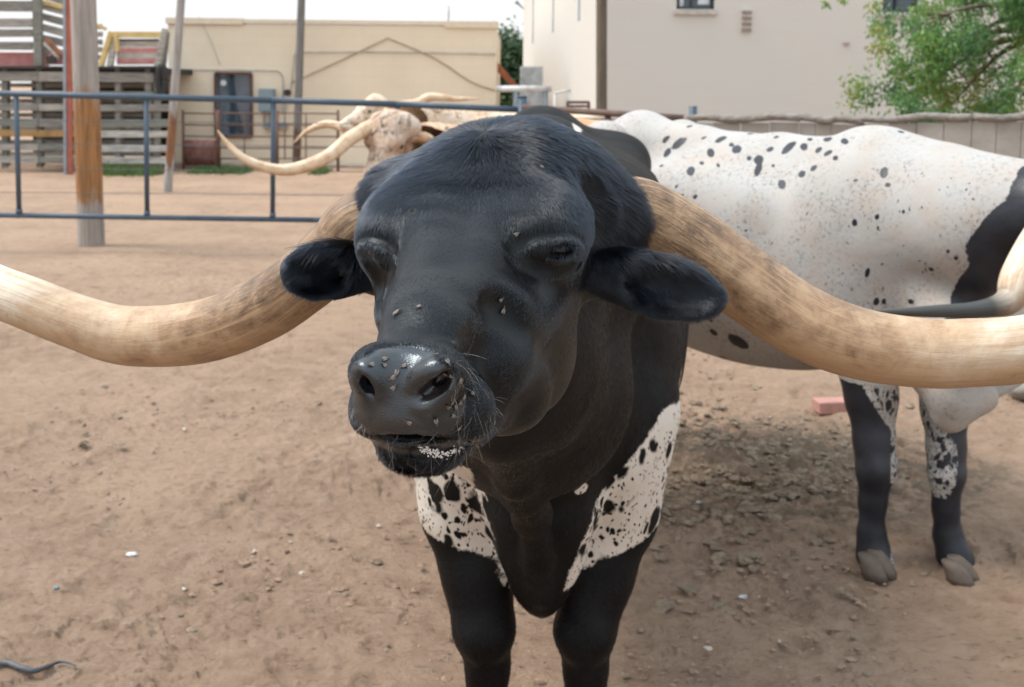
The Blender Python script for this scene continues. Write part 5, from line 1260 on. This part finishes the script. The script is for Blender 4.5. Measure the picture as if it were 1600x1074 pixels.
def build_trees():
    bark = m_plain('bark', (.17, .13, .10), .9, (.10, .075, .06), 8, .6)
    lf = m_leaf('mesquite_leaf', [(0, (.05, .13, .06)), (.4, (.11, .24, .08)), (.8, (.20, .35, .09)), (.97, (.34, .33, .08))])
    Y = 12.2; base = at(1690, 300, Y); base[2] = 0
    root = empty('tree', base, 'green feathery tree with drooping sprays hanging over the wall at upper right', 'tree')
    trunk_top = np.array([base[0]-.3, Y, 2.2]); 
    link('trunk', tube_mesh('trunk', [base, base+np.array([-.05, 0, 1.1]), trunk_top], [.16, .13, .11], 12, 5, wob=.08), bark, root)
    cen = []
    limbs = [((1560, -60), .5), ((1480, -20), .2), ((1450, 30), -.3), ((1500, 70), 0), ((1450, 110), -.2), ((1570, 120), .3), ((1600, 60), -.6), ((1640, -80), 0), ((1720, 20), .6), ((1550, 20), -.5), ((1780, -60), .2), ((1430, 150), .1), ((1490, 160), .3), ((1580, 165), -.1), ((1640, 130), .5), ((1700, 100), -.4)]
    for i, ((x, y), dy) in enumerate(limbs):
        e = at(x, y, Y+dy); mid = (trunk_top+e)/2+np.array([0, 0, .25]); link('branch', tube_mesh('branch', [trunk_top, mid, e], [.05, .03, .010], 8, 4), bark, root)
        rad = .42 if x > 1440 else .24
        for j in range(9 if x > 1440 else 5):
            o = rng.normal(0, 1, 3)*np.array([.36, .4, .3])*(1 if x > 1440 else .35); cen.append((*(e+o), rad*rng.uniform(.35, .75)))
            link('twig', tube_mesh('twig', [mid*.3+e*.7, e+o*.6, e+o], [.012, .008, .003], 5, 3), bark, root) if j < 3 else None
    for x, y, r in ((1366, 12, .11), (1372, 45, .10), (1368, 78, .09), (1410, 100, .09), (1418, 118, .12), (1425, 150, .11), (1430, 170, .10), (1440, 60, .2), (1460, 95, .2), (1288, 4, .06), (1320, -6, .08), (1470, 135, .2)): cen.append((*at(x, y, Y-.1), r*1.15))
    leaf_crown('crown', cen, 40000, lf, root, (.03, .075), 1.1, .8)
    # twigs with leaves at the window edge (branch tips of the same tree line, hanging before the first window)
    lf2 = m_leaf('dark_leaf', [(0, (.02, .05, .022)), (.5, (.04, .09, .03)), (1, (.09, .16, .05))])
    Y = 40; b = at(800, 250, Y); b[2] = 0; root = empty('tree', b, 'dense dark green tree in the gap between the two buildings', 'tree')
    link('trunk', tube_mesh('trunk', [b, b+np.array([0, 0, 2])], [.2, .15], 10, 3), bark, root)
    cen = [(*at(x, y, Y+rng.uniform(-.8, .8)), r) for x, y, r in ((795, 70, .7), (785, 90, .8), (800, 90, .9), (812, 80, .7), (790, 115, .9), (805, 115, .9), (780, 140, .9), (800, 145, 1.0), (815, 140, .9), (770, 110, .9), (790, 165, 1), (810, 165, 1), (825, 110, .8))]
    leaf_crown('crown', cen, 9000, lf2, root, (.12, .26), .3, 1.0)

FLIES = [(623, 488, 'fly beside a second fly on the left side of the nose bridge'), (618, 492, 'lower left fly of the two on the left side of the nose bridge'), (654, 481, 'single fly in the middle of the nose bridge'),
 (782, 468, 'pale-winged upper fly of the two on the cheek below the right eye'), (785, 485, 'lower fly of the two on the cheek below the right eye'), (807, 366, 'pale fly on the brow above the right eye'),
 (579, 571, 'fly above the left nostril at the pad edge'), (602, 562, 'upper fly of the two on top of the muzzle left of centre'), (600, 571, 'lower fly of the two on top of the muzzle left of centre'),
 (631, 573, 'upper fly of the column at the middle of the muzzle'), (620, 584, 'second fly from the top at the middle of the muzzle'), (613, 591, 'third fly from the top at the middle of the muzzle'), (616, 605, 'lowest fly of the column at the middle of the muzzle'),
 (681, 556, 'fly on the upper edge of the muzzle pad'), (699, 567, 'fly at the top of the right nostril rim'), (698, 584, 'fly sitting in the corner of the right nostril'), (707, 588, 'fly just outside the right nostril corner'),
 (717, 596, 'large fly right of the right nostril'), (738, 615, 'fly farthest right beside the muzzle'), (722, 622, 'upper fly of the cluster below the right nostril'), (717, 630, 'right fly of the cluster below the right nostril'),
 (706, 628, 'middle fly of the cluster below the right nostril'), (699, 635, 'left fly of the cluster below the right nostril'), (711, 637, 'lower fly of the cluster below the right nostril'), (708, 650, 'fly under the cluster on the upper lip'),
 (681, 659, 'small fly on the upper lip left of the whiskers'), (717, 668, 'fly just above the right mouth corner'), (770, 659, 'fly behind the right mouth corner'), (639, 660, 'tiny fly on the lip below the muzzle middle'), (846, 262, 'fly on the long hair above the right eye')]
def build_flies(S_):
    bm = m_plain('fly_body', (.16, .12, .08), .5, (.06, .05, .04), 300); wm = NT('fly_wing'); wm.set(Base_Color=(.17, .14, .115, 1), Roughness=.5); wm = wm.m
    def ell(c, r, n=8):
        th = np.linspace(0, PI, 5)[1:-1]; ph = np.linspace(0, 2*PI, n, endpoint=False)
        v = [(0, 0, 1)]+[(math.sin(t)*math.cos(p), math.sin(t)*math.sin(p), math.cos(t)) for t in th for p in ph]+[(0, 0, -1)]
        f = [(0, 1+i, 1+(i+1) % n) for i in range(n)]
        for k in range(2): a = 1+k*n; f += [(a+i, a+n+i, a+n+(i+1) % n, a+(i+1) % n) for i in range(n)]
        a = 1+2*n; f += [(len(v)-1, a+(i+1) % n, a+i) for i in range(n)]
        return [tuple(c[j]+r[j]*p[j] for j in range(3)) for p in v], f
    vs, fs = [], []
    for c, r in (((0, 0, .0012), (.0011, .0022, .0010)), ((0, .0026, .0014), (.0011, .0012, .0010)), ((0, .0042, .0014), (.0010, .0008, .0009))):
        v, f = ell(c, r); b = len(vs); vs += v; fs += [tuple(i+b for i in q) for q in f]
    body = bpy.data.meshes.new('fly_body'); body.from_pydata(vs, [], fs); body.materials.append(bm)
    wings = []
    for g in (1, -1):
        me = bpy.data.meshes.new('wing'); w_ = [(g*.0003, .0022, .0022), (g*.0020, .0005, .0021), (g*.0024, -.0030, .0017), (g*.0010, -.0040, .0020), (g*.0002, -.002, .0024)]
        me.from_pydata(w_+[(a, b, c+.00015) for a, b, c in w_], [], [(0, 1, 2, 3, 4), (9, 8, 7, 6, 5), (0, 5, 6, 1), (1, 6, 7, 2), (2, 7, 8, 3)]); me.materials.append(wm); wings.append(me)
    first = None
    for i, (x, y, lab) in enumerate(FLIES):
        p, n = S_(x, y)
        if p is None: continue
        t = Vector(rng.normal(0, 1, 3)); t = (t-n*t.dot(n)).normalized(); up = n
        sc = rng.uniform(.62, .9)*(1.0 if y > 550 else 1.15)
        R3 = Matrix((t.cross(up), t, up)).transposed()
        root = bpy.data.objects.new('fly', body); COL.objects.link(root)
        root.matrix_world = Matrix.Translation(p+n*.0006) @ R3.to_4x4() @ Matrix.Scale(sc, 4); tag(root, lab, 'fly', 'flies on the black bull face')
        for me in wings:
            w_ = bpy.data.objects.new('wing', me); COL.objects.link(w_); w_.parent = root
# ================================================================== ASSEMBLE
build_setting()
build_steer()
fm1 = m_mottle('mottled_cream_coat', (.62, .45, .31), (.45, .23, .105), (.20, .12, .08))
fm3 = m_mottle('mottled_face_coat', (.60, .49, .40), (.36, .20, .11), (.13, .09, .065))
fm2 = m_mottle('pale_cream_coat', (.72, .60, .47), (.62, .46, .32), (.35, .2, .12))
hm = m_horn('far_horn', base=.05, tint=(1.05, .95, .85), tipdark=3.2)
hA = at(602, 226, 7.6)
build_far('mottled cream longhorn with a long curved horn in front of the gate', (hA[0]+.62, 8.3, 0), PI*1.03, hA, (-.35, -.55, -.75), (0, -.3, 0),
          [([-1, at(548, 216, 7.45), at(515, 243, 7.35), at(470, 262, 7.3), at(430, 265, 7.25), at(385, 250, 7.2), at(357, 226, 7.2), at(340, 204, 7.2)], [.05, .048, .045, .042, .036, .028, .018, .004], hm),
           ([1, at(645, 212, 7.9), at(690, 225, 8.0), at(730, 220, 8.1)], [.048, .045, .03, .004], hm)], fm1, fm3)
hB = at(572, 176, 12.3)
build_far('pale longhorn with raised head standing beyond the gate', (hB[0]+1.0, 13.0, 0), PI*1.0, hB, (-.8, -.45, -.35), (0, 0, 0),
          [([-1, at(545, 197, 12.5), at(510, 194, 12.6), at(482, 204, 12.6), at(458, 224, 12.6)], [.045, .05, .045, .03, .004], hm),
           ([1, at(648, 163, 12.6), at(672, 152, 12.6), at(712, 155, 12.6), at(750, 154, 12.6)], [.05, .055, .05, .03, .004], hm)], fm2, fm2)
root, head, hd, ears, hr, hl = build_bull()
body, bV, bQ = build_bull_body(root)
froth(hd[5], head)
bull_fur(root, head, hd, ears)
_bv = BVHTree.FromPolygons([Vector(v) for v in hd[3]], hd[2].tolist())
def surf(x, y):
    d = F_+R_*(x-800)/FPX+U_*(PY-y)/FPX; h = _bv.ray_cast(Vector(C_), Vector(d/np.linalg.norm(d)))
    return (h[0], h[1]) if h[0] is not None else (None, None)
build_flies(surf)
